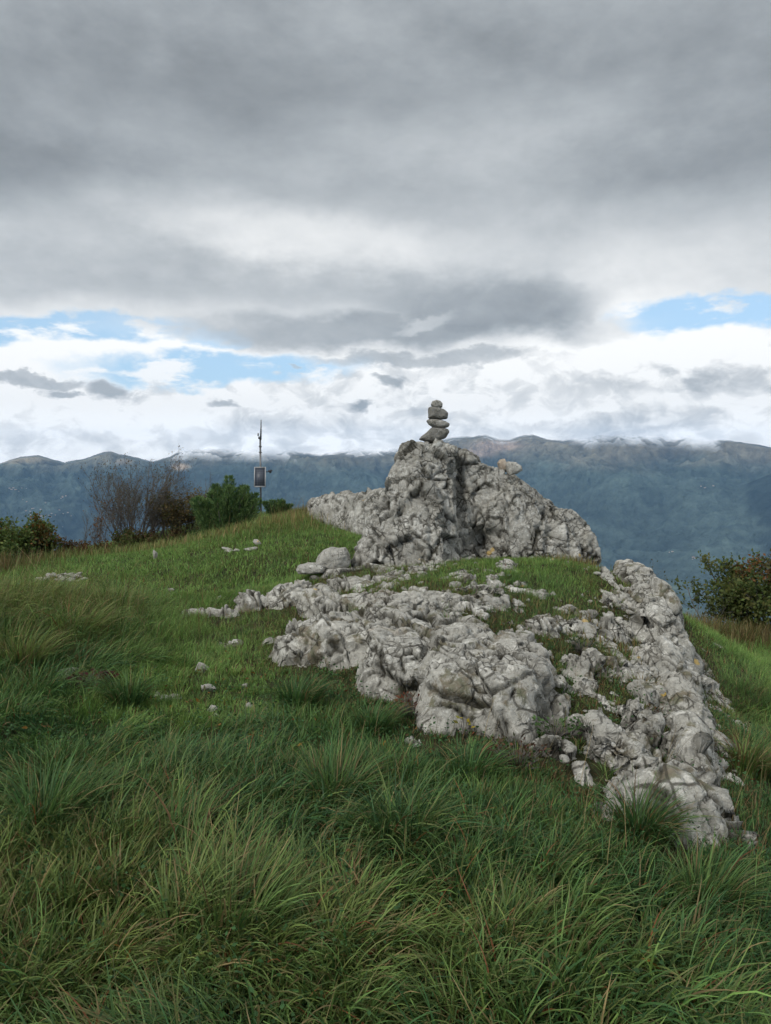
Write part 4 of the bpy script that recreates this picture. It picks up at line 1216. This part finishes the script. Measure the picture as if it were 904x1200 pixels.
def juniper(label, x, y, w, h, seed, n, lobes):
    r = np.random.RandomState(seed)
    root = empty('juniper', (x, y, gz(x, y) - .04)); tag(root, label, 'juniper')
    mb = MB(); Ps = []; Ds = []
    for k in range(lobes):
        a = k * 2.4 + r.rand(); rr_ = w * .42 * math.sqrt((k + .3) / lobes)
        bx, by = math.cos(a) * rr_, math.sin(a) * rr_ * .7
        hh = h * (1.0 - .36 * (rr_ / (w * .5)) ** 1.5) * r.uniform(.82, 1.05)
        top = np.array([bx * 1.15, by * 1.15, hh]); b0 = np.array([bx * .25, by * .25, 0.0])
        mb.tube([b0, (b0 + top) / 2 + r.normal(size=3) * .04, top * .97], [.03, .018, .004], 5)
        m = n // lobes
        t = r.rand(m) ** .8
        ax = b0 + (top - b0) * t[:, None]
        wid = w * .21 * (1 - t) ** .55 * (.45 + .55 * sstep(0, .15, t)) + .03
        an = r.rand(m) * 6.283; q = np.sqrt(r.rand(m)); q = .35 + .65 * q
        sprays = .75 + .35 * np.sin(an * 5 + t * 17 + k) * np.sin(t * 23 + k * 2)
        off = np.stack([np.cos(an), np.sin(an), 0 * an], 1) * (wid * q * sprays)[:, None]
        Ps.append(ax + off); Ds.append(off / (np.linalg.norm(off, axis=1)[:, None] + 1e-6) * .7 + np.array([0, 0, .9]) + r.normal(size=(m, 3)) * .35)
    mb.build('branches', M_TWIG, root, True)
    P0 = np.vstack(Ps); D = np.vstack(Ds); P0[:, 2] = np.maximum(P0[:, 2], .04)
    Ls = r.uniform(.04, .10, len(P0)); V, q = leaf_arrays(P0, D, Ls, Ls * .20, seed)
    C = pal([(.020, .055, .022), (.045, .10, .036), (.085, .155, .05), (.15, .22, .075)], P0, r, .13)
    link('foliage', np_mesh('foliage', V, q, M_NEEDLE, False, np.repeat(C, 4, 0)), root)
juniper('dense dark green juniper in front of the weather mast', W(264, 600, 16.8)[0], 16.8, 1.65, 1.42, 31, 38000, 19)
juniper('low spreading green juniper at the left foot of the dense dark one', W(236, 610, 16.8)[0], 16.6, .6, .36, 32, 6000, 6)
juniper('small green juniper right of the weather mast on the crest', W(325, 600, 19.0)[0], 19.0, .75, .42, 33, 5000, 6)
# ------------------------------------------------------------------ grass
def inpoly(x, y, poly):
    c = np.zeros(len(x), bool); n = len(poly)
    for i in range(n):
        x1, y1 = poly[i]; x2, y2 = poly[(i + 1) % n]
        k = ((y1 > y) != (y2 > y)) & (x < (x2 - x1) * (y - y1) / (y2 - y1 + 1e-12) + x1)
        c ^= k
    return c


def blades(x, y, z, L, Wd, phi, th0, curl, C, tipC, S, r, seedhead=None):
    n = len(x); t = np.arange(S + 1) / S
    th = th0[:, None] + curl[:, None] * t[None, :] ** 1.3
    th = np.minimum(th, 2.0)
    ph = phi[:, None] + (r.normal(size=n) * .5)[:, None] * t[None, :] ** 2
    st = (L / S)[:, None]
    dx = np.sin(th) * np.cos(ph) * st; dy = np.sin(th) * np.sin(ph) * st; dz = np.cos(th) * st
    X = x[:, None] + np.concatenate([np.zeros((n, 1)), np.cumsum(dx[:, :-1], 1)], 1)
    Y = y[:, None] + np.concatenate([np.zeros((n, 1)), np.cumsum(dy[:, :-1], 1)], 1)
    Zr = np.concatenate([np.zeros((n, 1)), np.cumsum(dz[:, :-1], 1)], 1)
    Zz = z[:, None] + np.maximum(Zr, .008 * t[None, :])
    roll = r.uniform(-.9, .9, n)
    w = Wd[:, None] * (1 - t[None, :] ** 2.2) * .5
    sx = -np.sin(ph) * np.cos(roll)[:, None]; sy = np.cos(ph) * np.cos(roll)[:, None]; sz = np.sin(roll)[:, None] + 0 * ph
    A_ = np.stack([X + sx * w, Y + sy * w, Zz + sz * w], -1); B_ = np.stack([X - sx * w, Y - sy * w, Zz - sz * w], -1)
    V = np.concatenate([np.stack([A_[:, :-1], B_[:, :-1]], 2).reshape(n, -1, 3), np.stack([X[:, -1], Y[:, -1], Zz[:, -1]], -1)[:, None, :]], 1)
    m = 2 * S + 1
    base = (np.arange(n) * m)[:, None]
    qs = np.array([[2 * k, 2 * k + 1, 2 * k + 3, 2 * k + 2] for k in range(S - 1)])
    q = (base[:, :, None] + qs[None]).reshape(-1, 4) if S > 1 else np.zeros((0, 4), int)
    tr = (base + np.array([2 * S - 2, 2 * S - 1, 2 * S])[None]).reshape(-1, 3)
    tt = np.concatenate([np.repeat(t[:-1], 2), [1.0]])
    CC = C[:, None, :] * (1 - tt[None, :, None] ** 3) + tipC[:, None, :] * tt[None, :, None] ** 3
    return V.reshape(-1, 3), q, tr, CC.reshape(-1, 3)


class Sward:
    def __init__(s): s.V = []; s.q = []; s.t = []; s.c = []; s.n = 0; s.b = 0
    def add(s, V, q, t, C):
        s.V.append(V); s.q.append(q + s.n); s.t.append(t + s.n); s.c.append(C); s.n += len(V)
    def build(s, name, mat=M_BLADE, parent=None):
        me = np_mesh(name, np.vstack(s.V), [np.vstack(s.q), np.vstack(s.t)], mat, False, np.vstack(s.c))
        return link(name, me, parent)


def lean_dir(x, y):
    return n2(x, y, .75, 201, 3) * 5.5 - .5


DEEP = np.array([.036, .096, .029]); MID = np.array([.06, .12, .03]); BRIGHT = np.array([.165, .285, .068]); YEL = np.array([.205, .250, .065]); STRAW = np.array([.28, .215, .10]); RUST = np.array([.19, .075, .03]); COOL = np.array([.040, .108, .058])


def seg_dist(x, y, a, b):
    a = np.array(a); b = np.array(b); d = b - a; t = np.clip(((x - a[0]) * d[0] + (y - a[1]) * d[1]) / (d @ d), 0, 1)
    return np.hypot(x - a[0] - t * d[0], y - a[1] - t * d[1])


_mk = (RZ > TLf - .01)[::4, ::4].astype(float)
_k = np.exp(-(np.arange(-18, 19) * 4 * LS / .36) ** 2); _k /= _k.sum()
_nr = np.apply_along_axis(lambda v: np.convolve(v, _k, 'same'), 0, _mk); _nr = np.apply_along_axis(lambda v: np.convolve(v, _k, 'same'), 1, _nr)


def near_rock(x, y):
    i = np.clip(((y - ly[0]) / (4 * LS)).astype(int), 0, _nr.shape[0] - 1); j = np.clip(((x - lx[0]) / (4 * LS)).astype(int), 0, _nr.shape[1] - 1)
    return np.where((x > lx[0]) & (x < lx[-1]) & (y > ly[0]) & (y < ly[-1]), _nr[i, j], 0.0)


def fields(x, y):
    """sward length, brightness 0..1, yellowness 0..1, all from where one stands"""
    path = np.minimum(np.minimum(seg_dist(x, y, (-1.3, 5.2), (-1.45, 6.3)), seg_dist(x, y, (-1.45, 6.3), (-1.9, 8))), seg_dist(x, y, (-1.9, 8), (-2.2, 12)))
    wob = n2(x, y, .9, 301, 3)
    shortw = np.maximum(sstep(.95, .45, path + wob * .25), sstep(6.9, 8.2, y + wob * .5))
    shortw = shortw * (1 - np.clip(1.3 * blobw(x, y, -3.5, 7.3, 1.15, 1.5), 0, 1))
    shortw = np.maximum(shortw, blobw(x, y, -1.2, 7.2, .8, .9))
    right = sstep(2.6, 3.2, x + (y - 6) * -.05)
    shortw = np.maximum(shortw * (1 - right), right * sstep(6.5, 8.5, y) * .72)
    L = (.180 - .02 * sstep(3.2, 4.2, y)) * (1 - shortw) + .060 * shortw
    L = L * (1 + .30 * n2(x, y, .7, 311, 2)) + blobw(x, y, -3.4, 7.2, 1.3, 1.5) * .30
    nr = np.maximum(near_rock(x, y), np.maximum(near_rock(x, y + .3) * .9, near_rock(x, y + .6) * .6))
    L = L * (1 - .72 * np.clip(nr * 3.2, 0, 1)) * (1 - .62 * sstep(.10, .3, rockiness(x, y)))
    rkk = sstep(.10, .3, rockiness(x, y))
    bright = np.clip(.12 + .75 * shortw + .28 * right + .30 * n2(x, y, 1.0, 321, 3) + .50 * n2(x, y, .3, 323, 2) * (.4 + shortw), 0, 1)
    yel = np.clip(.07 + .45 * blobw(x, y, -1.3, 2.6, 1.5, .9) + .85 * blobw(x, y, -3.5, 7.4, 1.25, 1.5) + .28 * blobw(x, y, -1.6, 2.6, 1.2, .8) + .3 * blobw(x, y, .1, 2.3, .6, .5) + (.40 + .35 * sstep(5, 7, y)) * n2(x, y, .8, 331, 3) + .12 * sstep(14.5, 17, y) * sstep(-1, -2, x), 0, 1)
    return L, bright, np.clip(yel + .30 * rkk * (.6 + 1.5 * n2(x, y, .3, 381, 2)), 0, 1), path


def rock_here(x, y, tz):
    h = ledge_sample(x, y)
    return (h > tz + .004) | inpoly(x, y, CRAG_POLY)


def colours(x, y, bright, yel, r, n):
    b = np.clip(bright + r.normal(size=n) * .16, 0, 1)[:, None]
    C = DEEP * (1 - b) + BRIGHT * b
    cool = np.clip(n2(x, y, .6, 341, 2) * 1.2 + .2, 0, 1)[:, None] * (1 - b)
    C = C * (1 - cool * .5) + COOL * cool * .5
    yy = np.clip(yel + r.normal(size=n) * .22 - .12, 0, 1)[:, None]
    C = C * (1 - yy * .8) + YEL * yy * .8
    dead = r.rand(n) < (.035 + .13 * np.clip(yel, 0, 1) ** 2)
    C[dead] = STRAW * r.uniform(.6, 1.1, (dead.sum(), 1))
    patch = sstep(.30, .48, n2(x, y, .38, 361, 3)) * sstep(7.5, 6, y)
    k = r.rand(n) < patch * .38; C[k] = np.array([.16, .095, .045]) * r.uniform(.5, 1.3, (k.sum(), 1))
    nrk = near_rock(x, y); k = r.rand(n) < .34 * np.clip(nrk * 2.5, 0, 1) * (nrk < .75); C[k] = np.array([.17, .115, .055]) * r.uniform(.4, 1.3, (k.sum(), 1))
    rust = r.rand(n) < .012
    C[rust] = RUST
    C = C * r.uniform(.6, 1.45, (n, 1))
    tip = C * 1.15
    yt = r.rand(n) < (.06 + .3 * yel)
    tip[yt] = STRAW * .75
    return C, tip


sw = Sward()
R1 = np.random.RandomState(77)


def strew(n, y0, y1, spread, r, half=.64, bias=1.0):
    """points over the seen wedge of ground and a margin beside it"""
    y = np.sqrt(r.uniform(y0 ** 2, y1 ** 2, n)) if bias == 1 else y0 + (y1 - y0) * r.rand(n) ** bias
    x = r.uniform(-1, 1, n) * (half * y * .94 + .95)
    return x, y


def tufts(nt, per, y0, y1, S, wid, lenk, r, rad_k=1.0, half=.62, up=1.0):
    tx, ty = strew(nt, y0, y1, 0, r, half)
    L, br, ye, path = fields(tx, ty)
    cnt = r.poisson(per, nt) + 3
    i = np.repeat(np.arange(nt), cnt); n = len(i)
    a = r.rand(n) * 6.283; rr_ = np.sqrt(r.rand(n)) * (.02 + .16 * L[i]) * rad_k
    x = tx[i] + np.cos(a) * rr_; y = ty[i] + np.sin(a) * rr_
    z = T(x, y)
    ok = ~rock_here(x, y, z) & (r.rand(n) > sstep(.35, .7, rockiness(x, y)) * .6)
    x, y, z, i, a, n = x[ok], y[ok], z[ok], i[ok], a[ok], int(ok.sum())
    ld = lean_dir(tx, ty)[i] + r.normal(size=n) * .6
    out = r.rand(n)
    lw = .25 + .75 * np.clip(n2(tx, ty, .8, 211, 2) * 1.4 + .35, 0, 1)[i]
    vx = np.cos(a) * (1 - lw * .7) + np.cos(ld) * lw; vy = np.sin(a) * (1 - lw * .7) + np.sin(ld) * lw
    phi = np.arctan2(vy, vx)
    tl = r.uniform(.75, 1.25, nt)[i]
    LL = L[i] * lenk * tl * r.uniform(.45, 1.2, n) * (1 + .75 * sstep(.15, .45, n2(tx, ty, .36, 371, 2)))[i]
    longk = sstep(.08, .25, L[i])
    th0 = r.uniform(.05, .85, n) * (.6 + lw * .7) ; curl = (r.uniform(.4, 1.3, n) + longk * r.uniform(.2, 1.3, n)) * (.5 + lw * .7)
    C, tip = colours(tx[i], ty[i], br[i] + (r.normal(size=nt) * .24)[i], ye[i] + (r.normal(size=nt) * .16)[i], r, n)
    sw.add(*blades(x, y, z, LL, wid * r.uniform(.6, 1.4, n) * (.65 + .35 * longk), phi, th0, curl, C, tip, S, r))
    sw.b += n


R1 = np.random.RandomState(77)
tufts(2700, 34, 1.15, 4.0, 6, .0080, 1.1, R1, 1.3)
tufts(3000, 24, 3.8, 6.6, 5, .0075, 1.0, R1, 1.3)
tufts(5800, 24, 4.6, 9.5, 3, .0048, 1.0, R1, 2.6)
tufts(5200, 16, 9.0, 14.5, 2, .0085, 1.05, R1, 3.2, .60)
tufts(4200, 12, 14.0, 21.0, 2, .012, 1.05, R1, 3.6, .60)
# an even under-storey of short blades that closes the sward
def under(n, y0, y1, S, wid, ln, r, half=.62):
    x, y = strew(n, y0, y1, 0, r, half); z = T(x, y); ok = ~rock_here(x, y, z); x, y, z = x[ok], y[ok], z[ok]; n = len(x)
    L, br, ye, path = fields(x, y)
    rk = sstep(.35, .7, rockiness(x, y)); kp = r.rand(n) > rk * .8; x, y, z, br, ye, path, n = x[kp], y[kp], z[kp], br[kp], ye[kp], path[kp], int(kp.sum())
    C, tip = colours(x, y, br, ye, r, n)
    worn = sstep(.30, .12, path + n2(x, y, .4, 351, 2) * .2) * sstep(9, 6.5, y)
    LL = ln * r.uniform(.5, 1.3, n) * (1 - .55 * worn)
    moss = (worn > .5) & (r.rand(n) < .35)
    C[moss] = np.array([.10, .12, .03])
    sw.add(*blades(x, y, z, LL, wid * r.uniform(.6, 1.4, n), r.rand(n) * 6.283, r.uniform(0, .9, n), r.uniform(.2, 1.0, n), C, tip, S, r)); sw.b += n
under(34000, 1.15, 4.2, 3, .0055, .10, R1)
under(90000, 4.0, 9.5, 2, .0045, .062, R1)
under(90000, 9.2, 15, 2, .009, .075, R1)
under(60000, 14.5, 21, 1, .013, .085, R1)
print('blades', sw.b, 'verts', sw.n)
o = sw.build('meadow_grass'); tag(o, 'dense green grass covering the hilltop', 'grass', kind='stuff')

# ledge turf: small tufts, greener on the plateau and dry in the cracks
sw = Sward(); r = np.random.RandomState(91)
nt = 2600
tx = r.uniform(-1.1, 3.0, nt); ty = r.uniform(3.6, 9.6, nt); tz = T(tx, ty); hr = ledge_sample(tx, ty)
m = rockiness(tx, ty)
ok = (m > .12) & (hr < tz + .03) & ~inpoly(tx, ty, CRAG_POLY)
tx, ty, tz = tx[ok], ty[ok], np.maximum(tz[ok], hr[ok]); nt = len(tx)
per = r.poisson(20, nt) + 4; i = np.repeat(np.arange(nt), per); n = len(i)
a = r.rand(n) * 6.283; q = np.sqrt(r.rand(n)) * .035
dry = np.clip(n2(tx, ty, .35, 401, 3) * 1.3 + .25, 0, 1)
C, tip = colours(tx[i], ty[i], .45 + 0 * a, dry[i] * .9, r, n)
dd = (r.rand(n) < .35 * dry[i] ** 2); C[dd] = STRAW * r.uniform(.4, .9, (dd.sum(), 1))
LL = (.035 + .07 * dry[i]) * r.uniform(.5, 1.3, n) * r.uniform(.6, 1.3, nt)[i]
sw.add(*blades(tx[i] + np.cos(a) * q, ty[i] + np.sin(a) * q, tz[i] - .01, LL, .0042 * r.uniform(.6, 1.3, n), a + r.normal(size=n) * .5, r.uniform(.05, .7, n), r.uniform(.3, 1.2, n), C, tip, 3, r))
o = sw.build('ledge_turf'); tag(o, 'short turf and dry tufts in the hollows of the limestone ledge', 'grass', kind='stuff')

# single tussocks that stand out
def tussock(px, py, Y, n, L, rad_, dirx, bright, yel, label, seed, dead=.03, wid=.006):
    global sw
    x0 = W(px, py, Y)[0]; r = np.random.RandomState(seed); s = Sward()
    a = r.rand(n) * 6.283; q = np.sqrt(r.rand(n)) * rad_
    x = np.cos(a) * q; y = np.sin(a) * q; z = T(x + x0, y + Y) - gz(x0, Y)
    vx = np.cos(a) * .8 + math.cos(dirx) * .6; vy = np.sin(a) * .8 + math.sin(dirx) * .6
    C, tip = colours(x + x0, y + Y, bright + 0 * a, yel + 0 * a, r, n)
    k = r.rand(n) < dead; C[k] = STRAW * r.uniform(.4, 1, (k.sum(), 1)); tip[k] = C[k]
    V, qd, t, CC = blades(x, y, z, L * r.uniform(.5, 1.15, n), wid * r.uniform(.6, 1.4, n), np.arctan2(vy, vx), r.uniform(.05, .5, n), r.uniform(.7, 1.7, n), C, tip, 7, r)
    s.add(V, qd, t, CC); o = s.build('grass_tussock'); o.location = (x0, Y, gz(x0, Y)); tag(o, label, 'tussock')
tussock(752, 1005, 3.3, 520, .32, .09, -1.0, .12, .02, 'big dark green arching tussock at the foot of the right hand limestone ribs', 1)
tussock(352, 850, 5.05, 520, .28, .12, -.6, .10, .05, 'long bladed dark tussock at the left foot of the cracked front cliff', 2)
tussock(440, 885, 4.6, 420, .22, .12, -.4, .12, .05, 'long bladed tussock under the middle of the cracked front cliff', 3)
tussock(150, 850, 5.0, 460, .32, .10, -1.4, .25, .05, 'upright fresh green tussock below the small brown dock plant', 4)
tussock(555, 945, 3.95, 480, .22, .12, -.5, .12, .04, 'dark tussock with yellow leaves beside it under the right bulge of the cliff', 5)
tussock(285, 1120, 2.55, 260, .34, .13, .2, .22, .42, 'yellowish arching tussock lying over in the lower left foreground', 6, .08)
tussock(60, 990, 3.2, 380, .40, .10, .3, .15, .1, 'dark tussock at the left edge of the long foreground grass', 7)
tussock(395, 960, 3.55, 420, .34, .10, .8, .2, .18, 'tussock with pale seed stalks in the middle of the foreground', 8, .08)
tussock(880, 905, 4.6, 380, .30, .10, -.8, .35, .45, 'yellow green tussock with rusty blades right of the ledge end', 9, .2)
tussock(830, 1100, 2.75, 340, .32, .09, -.6, .2, .3, 'tussock beside the white sunken stone at the lower right', 10, .08)
tussock(30, 800, 5.6, 420, .45, .14, -.2, .35, .75, 'tall yellowish tussock leaning right at the left edge', 11, .15)
tussock(90, 760, 6.4, 420, .48, .16, -.2, .35, .8, 'tall pale tussock leaning right above the sunken grey stone', 12, .15)
tussock(640, 775, 5.35, 150, .14, .05, -1.2, .2, .9, 'small dry brown tuft in the gap right of the front cliff', 13, .5, .004)
tussock(757, 790, 5.5, 260, .13, .12, -1.2, .2, .8, 'mossy olive and brown cushion of grass between the right hand ribs', 14, .4, .004)

# seed stalks above the left grass and along the crest
s = Sward(); r = np.random.RandomState(55); n = 900
x = np.concatenate([r.normal(-3.4, .9, 420), r.uniform(-6.5, -1.0, 300), r.uniform(-1.2, 2.5, 180)]); y = np.concatenate([r.normal(7.2, 1.0, 420), r.uniform(14.5, 19, 300), r.uniform(1.8, 4.5, 180)])
z = T(x, y); ok = ~rock_here(x, y, z); x, y, z = x[ok], y[ok], z[ok]; n = len(x)
C = np.tile(STRAW, (n, 1)) * r.uniform(.5, 1.1, (n, 1))
s.add(*blades(x, y, z, r.uniform(.35, .62, n) * (1 - .25 * (y < 5)), .0022 + .0006 * y * .5, r.normal(-.2, .8, n), r.uniform(.05, .4, n), r.uniform(.2, .9, n), C, C, 6, r))
o = s.build('seed_stalks'); tag(o, 'straw coloured grass stalks standing over the sward', 'grass', kind='stuff')

# dry bushy grass on the crest left of the ridge and by the right bush
s = Sward(); r = np.random.RandomState(56)
def dryclump(cx, cy_, sx, sy, n, L, dark=1.0, yl=.75):
    x = r.normal(cx, sx, n); y = r.normal(cy_, sy, n); z = T(x, y); ok = ~rock_here(x, y, z); x, y, z = x[ok], y[ok], z[ok]; n = len(x)
    C = np.where((r.rand(n) < yl)[:, None], np.array([.20, .155, .065]), np.array([.12, .165, .045])) * r.uniform(.55, 1.25, (n, 1)) * dark
    s.add(*blades(x, y, z, L * r.uniform(.5, 1.2, n), .011 + 0 * x, r.rand(n) * 6.28, r.uniform(.05, .5, n), r.uniform(.2, .9, n), C, C * 1.1, 3, r))
dryclump(-1.4, 15.55, .35, .12, 900, .22, 1.1, .4); dryclump(-1.75, 16.6, .38, .35, 2600, .34); dryclump(-1.25, 16.0, .35, .3, 1500, .26)
dryclump(-2.6, 15.0, .8, .5, 2600, .26, 1.5, .35); dryclump(-4.4, 15.2, 1.0, .5, 2600, .26, 1.4, .35); dryclump(-6.3, 14.2, .8, .5, 1500, .24, 1.2, .3); dryclump(-1.9, 13.6, .6, .4, 900, .16, 1.1, .2)
dryclump(5.0, 12.6, .35, .5, 1500, .34); dryclump(5.9, 12.2, .6, .3, 1800, .30, .8); dryclump(4.5, 12.6, .3, .3, 900, .3)
dryclump(2.4, 9.35, .25, .2, 500, .14); dryclump(1.9, 6.6, .25, .25, 500, .10); dryclump(-6.8, 12.5, .6, .4, 1200, .35, .8)
o = s.build('dry_grass'); tag(o, 'dry yellow brown grass along the crest and beside the ridge', 'grass', kind='stuff')

# broad leaved herbs and fallen leaves
r = np.random.RandomState(57)
n = 12000
cx = r.uniform(-2.8, 2.8, 420); cyy = r.uniform(1.6, 5.6, 420)
i = r.randint(0, 420, n); x = cx[i] + r.normal(size=n) * .08; y = cyy[i] + r.normal(size=n) * .08; z = T(x, y); ok = ~rock_here(x, y, z); x, y, z = x[ok], y[ok], z[ok]; n = len(x)
P0 = np.stack([x, y, z + r.uniform(.03, .17, n)], 1); D = r.normal(size=(n, 3)); D[:, 2] = np.abs(D[:, 2]) * .25
V, q = leaf_arrays(P0, D, r.uniform(.010, .024, n), r.uniform(.008, .017, n), 3)
ok = near_rock(x, y) < .05
C = np.array([.035, .085, .028]) * r.uniform(.5, 1.6, (n, 1)) * np.array([1, 1, 1])
o = link('low_herbs', np_mesh('low_herbs', V, q, M_LEAF, False, np.repeat(C, 4, 0))); tag(o, 'small leaved green herbs creeping through the grass', 'herbs', kind='stuff')
n = 900; x = r.uniform(-3, 3, n); y = np.sqrt(r.uniform(1.8 ** 2, 6.5 ** 2, n)); z = T(x, y); ok = ~rock_here(x, y, z); x, y, z = x[ok], y[ok], z[ok]; n = len(x)
L0 = fields(x, y)[0]
P0 = np.stack([x, y, z + L0 * r.uniform(.2, .6, n)], 1); D = r.normal(size=(n, 3)); D[:, 2] *= .3
V, q = leaf_arrays(P0, D, r.uniform(.02, .05, n), r.uniform(.010, .022, n), 4)
C = np.array([(.26, .14, .03), (.20, .07, .03), (.14, .09, .05)])[r.randint(0, 3, n)] * r.uniform(.5, 1.2, (n, 1))
o = link('fallen_leaves', np_mesh('fallen_leaves', V, q, M_LEAF, False, np.repeat(C, 4, 0))); tag(o, 'orange and brown dead leaves caught in the grass', 'leaves', kind='stuff')


def herb(name, px, py, Y, n, size, col, hgt, rad_, label, seed, cat='plant'):
    r = np.random.RandomState(seed); x0 = W(px, py, Y)[0]; z0 = max(gz(x0, Y), float(ledge_sample(np.array([x0]), np.array([Y]))[0]))
    root = empty(name, (x0, Y, z0)); tag(root, label, cat)
    mb = MB(); P0 = []; D = []
    for k in range(n):
        a = r.rand() * 6.28; q = rad_ * math.sqrt(r.rand()); h = hgt * r.uniform(.3, 1)
        tip = np.array([math.cos(a) * q, math.sin(a) * q, h]); mb.tube([(tip[0] * .2, tip[1] * .2, 0), tip * np.array([.7, .7, .6]), tip], .0016, 4)
        P0.append(tip); D.append([math.cos(a), math.sin(a), .5])
    mb.build('stem', M_TWIG, root)
    V, q = leaf_arrays(np.array(P0), np.array(D) + r.normal(size=(n, 3)) * .3, size * r.uniform(.6, 1.3, n), size * .55, seed)
    C = np.array(col)[r.randint(0, len(col), n)] * r.uniform(.6, 1.3, (n, 1)); link('foliage', np_mesh('foliage', V, q, M_LEAF, False, np.repeat(C, 4, 0)), root)
herb('dock_plant', 108, 822, 5.25, 90, .055, [(.07, .02, .02), (.10, .035, .02), (.05, .03, .02)], .16, .13, 'small dark red brown withered plant in the left grass', 1)
herb('yellow_herb', 545, 860, 4.5, 11, .035, [(.34, .26, .03), (.20, .20, .04)], .16, .06, 'small yellow leaved plant under the right bulge of the front cliff', 2)
herb('rusty_herb', 480, 855, 4.85, 60, .04, [(.13, .05, .03), (.10, .06, .03)], .14, .12, 'rusty withered plant in the recess of the front cliff', 3)
herb('rusty_herb', 607, 925, 4.1, 90, .035, [(.12, .05, .03), (.08, .05, .03), (.05, .06, .02)], .14, .16, 'rusty brown bramble below the stones at the foot of the right bulge', 4)
herb('rusty_herb', 760, 820, 5.0, 70, .02, [(.11, .05, .025), (.07, .05, .02)], .06, .12, 'low rusty herb on the right hand slope of the ledge', 5)
herb('leafy_herb', 650, 880, 4.45, 80, .03, [(.05, .10, .03), (.07, .13, .04)], .10, .14, 'fresh green leafy herb in the gully right of the front cliff', 6)
herb('leafy_herb', 690, 880, 4.5, 80, .028, [(.05, .10, .03), (.04, .08, .03)], .08, .12, 'fresh green leafy herb beside the lower right hand rib', 7)
herb('leafy_herb', 683, 765, 5.9, 90, .028, [(.03, .05, .02), (.04, .07, .03)], .13, .10, 'dark green bushy herb in the crevice of the right hand slope', 8)
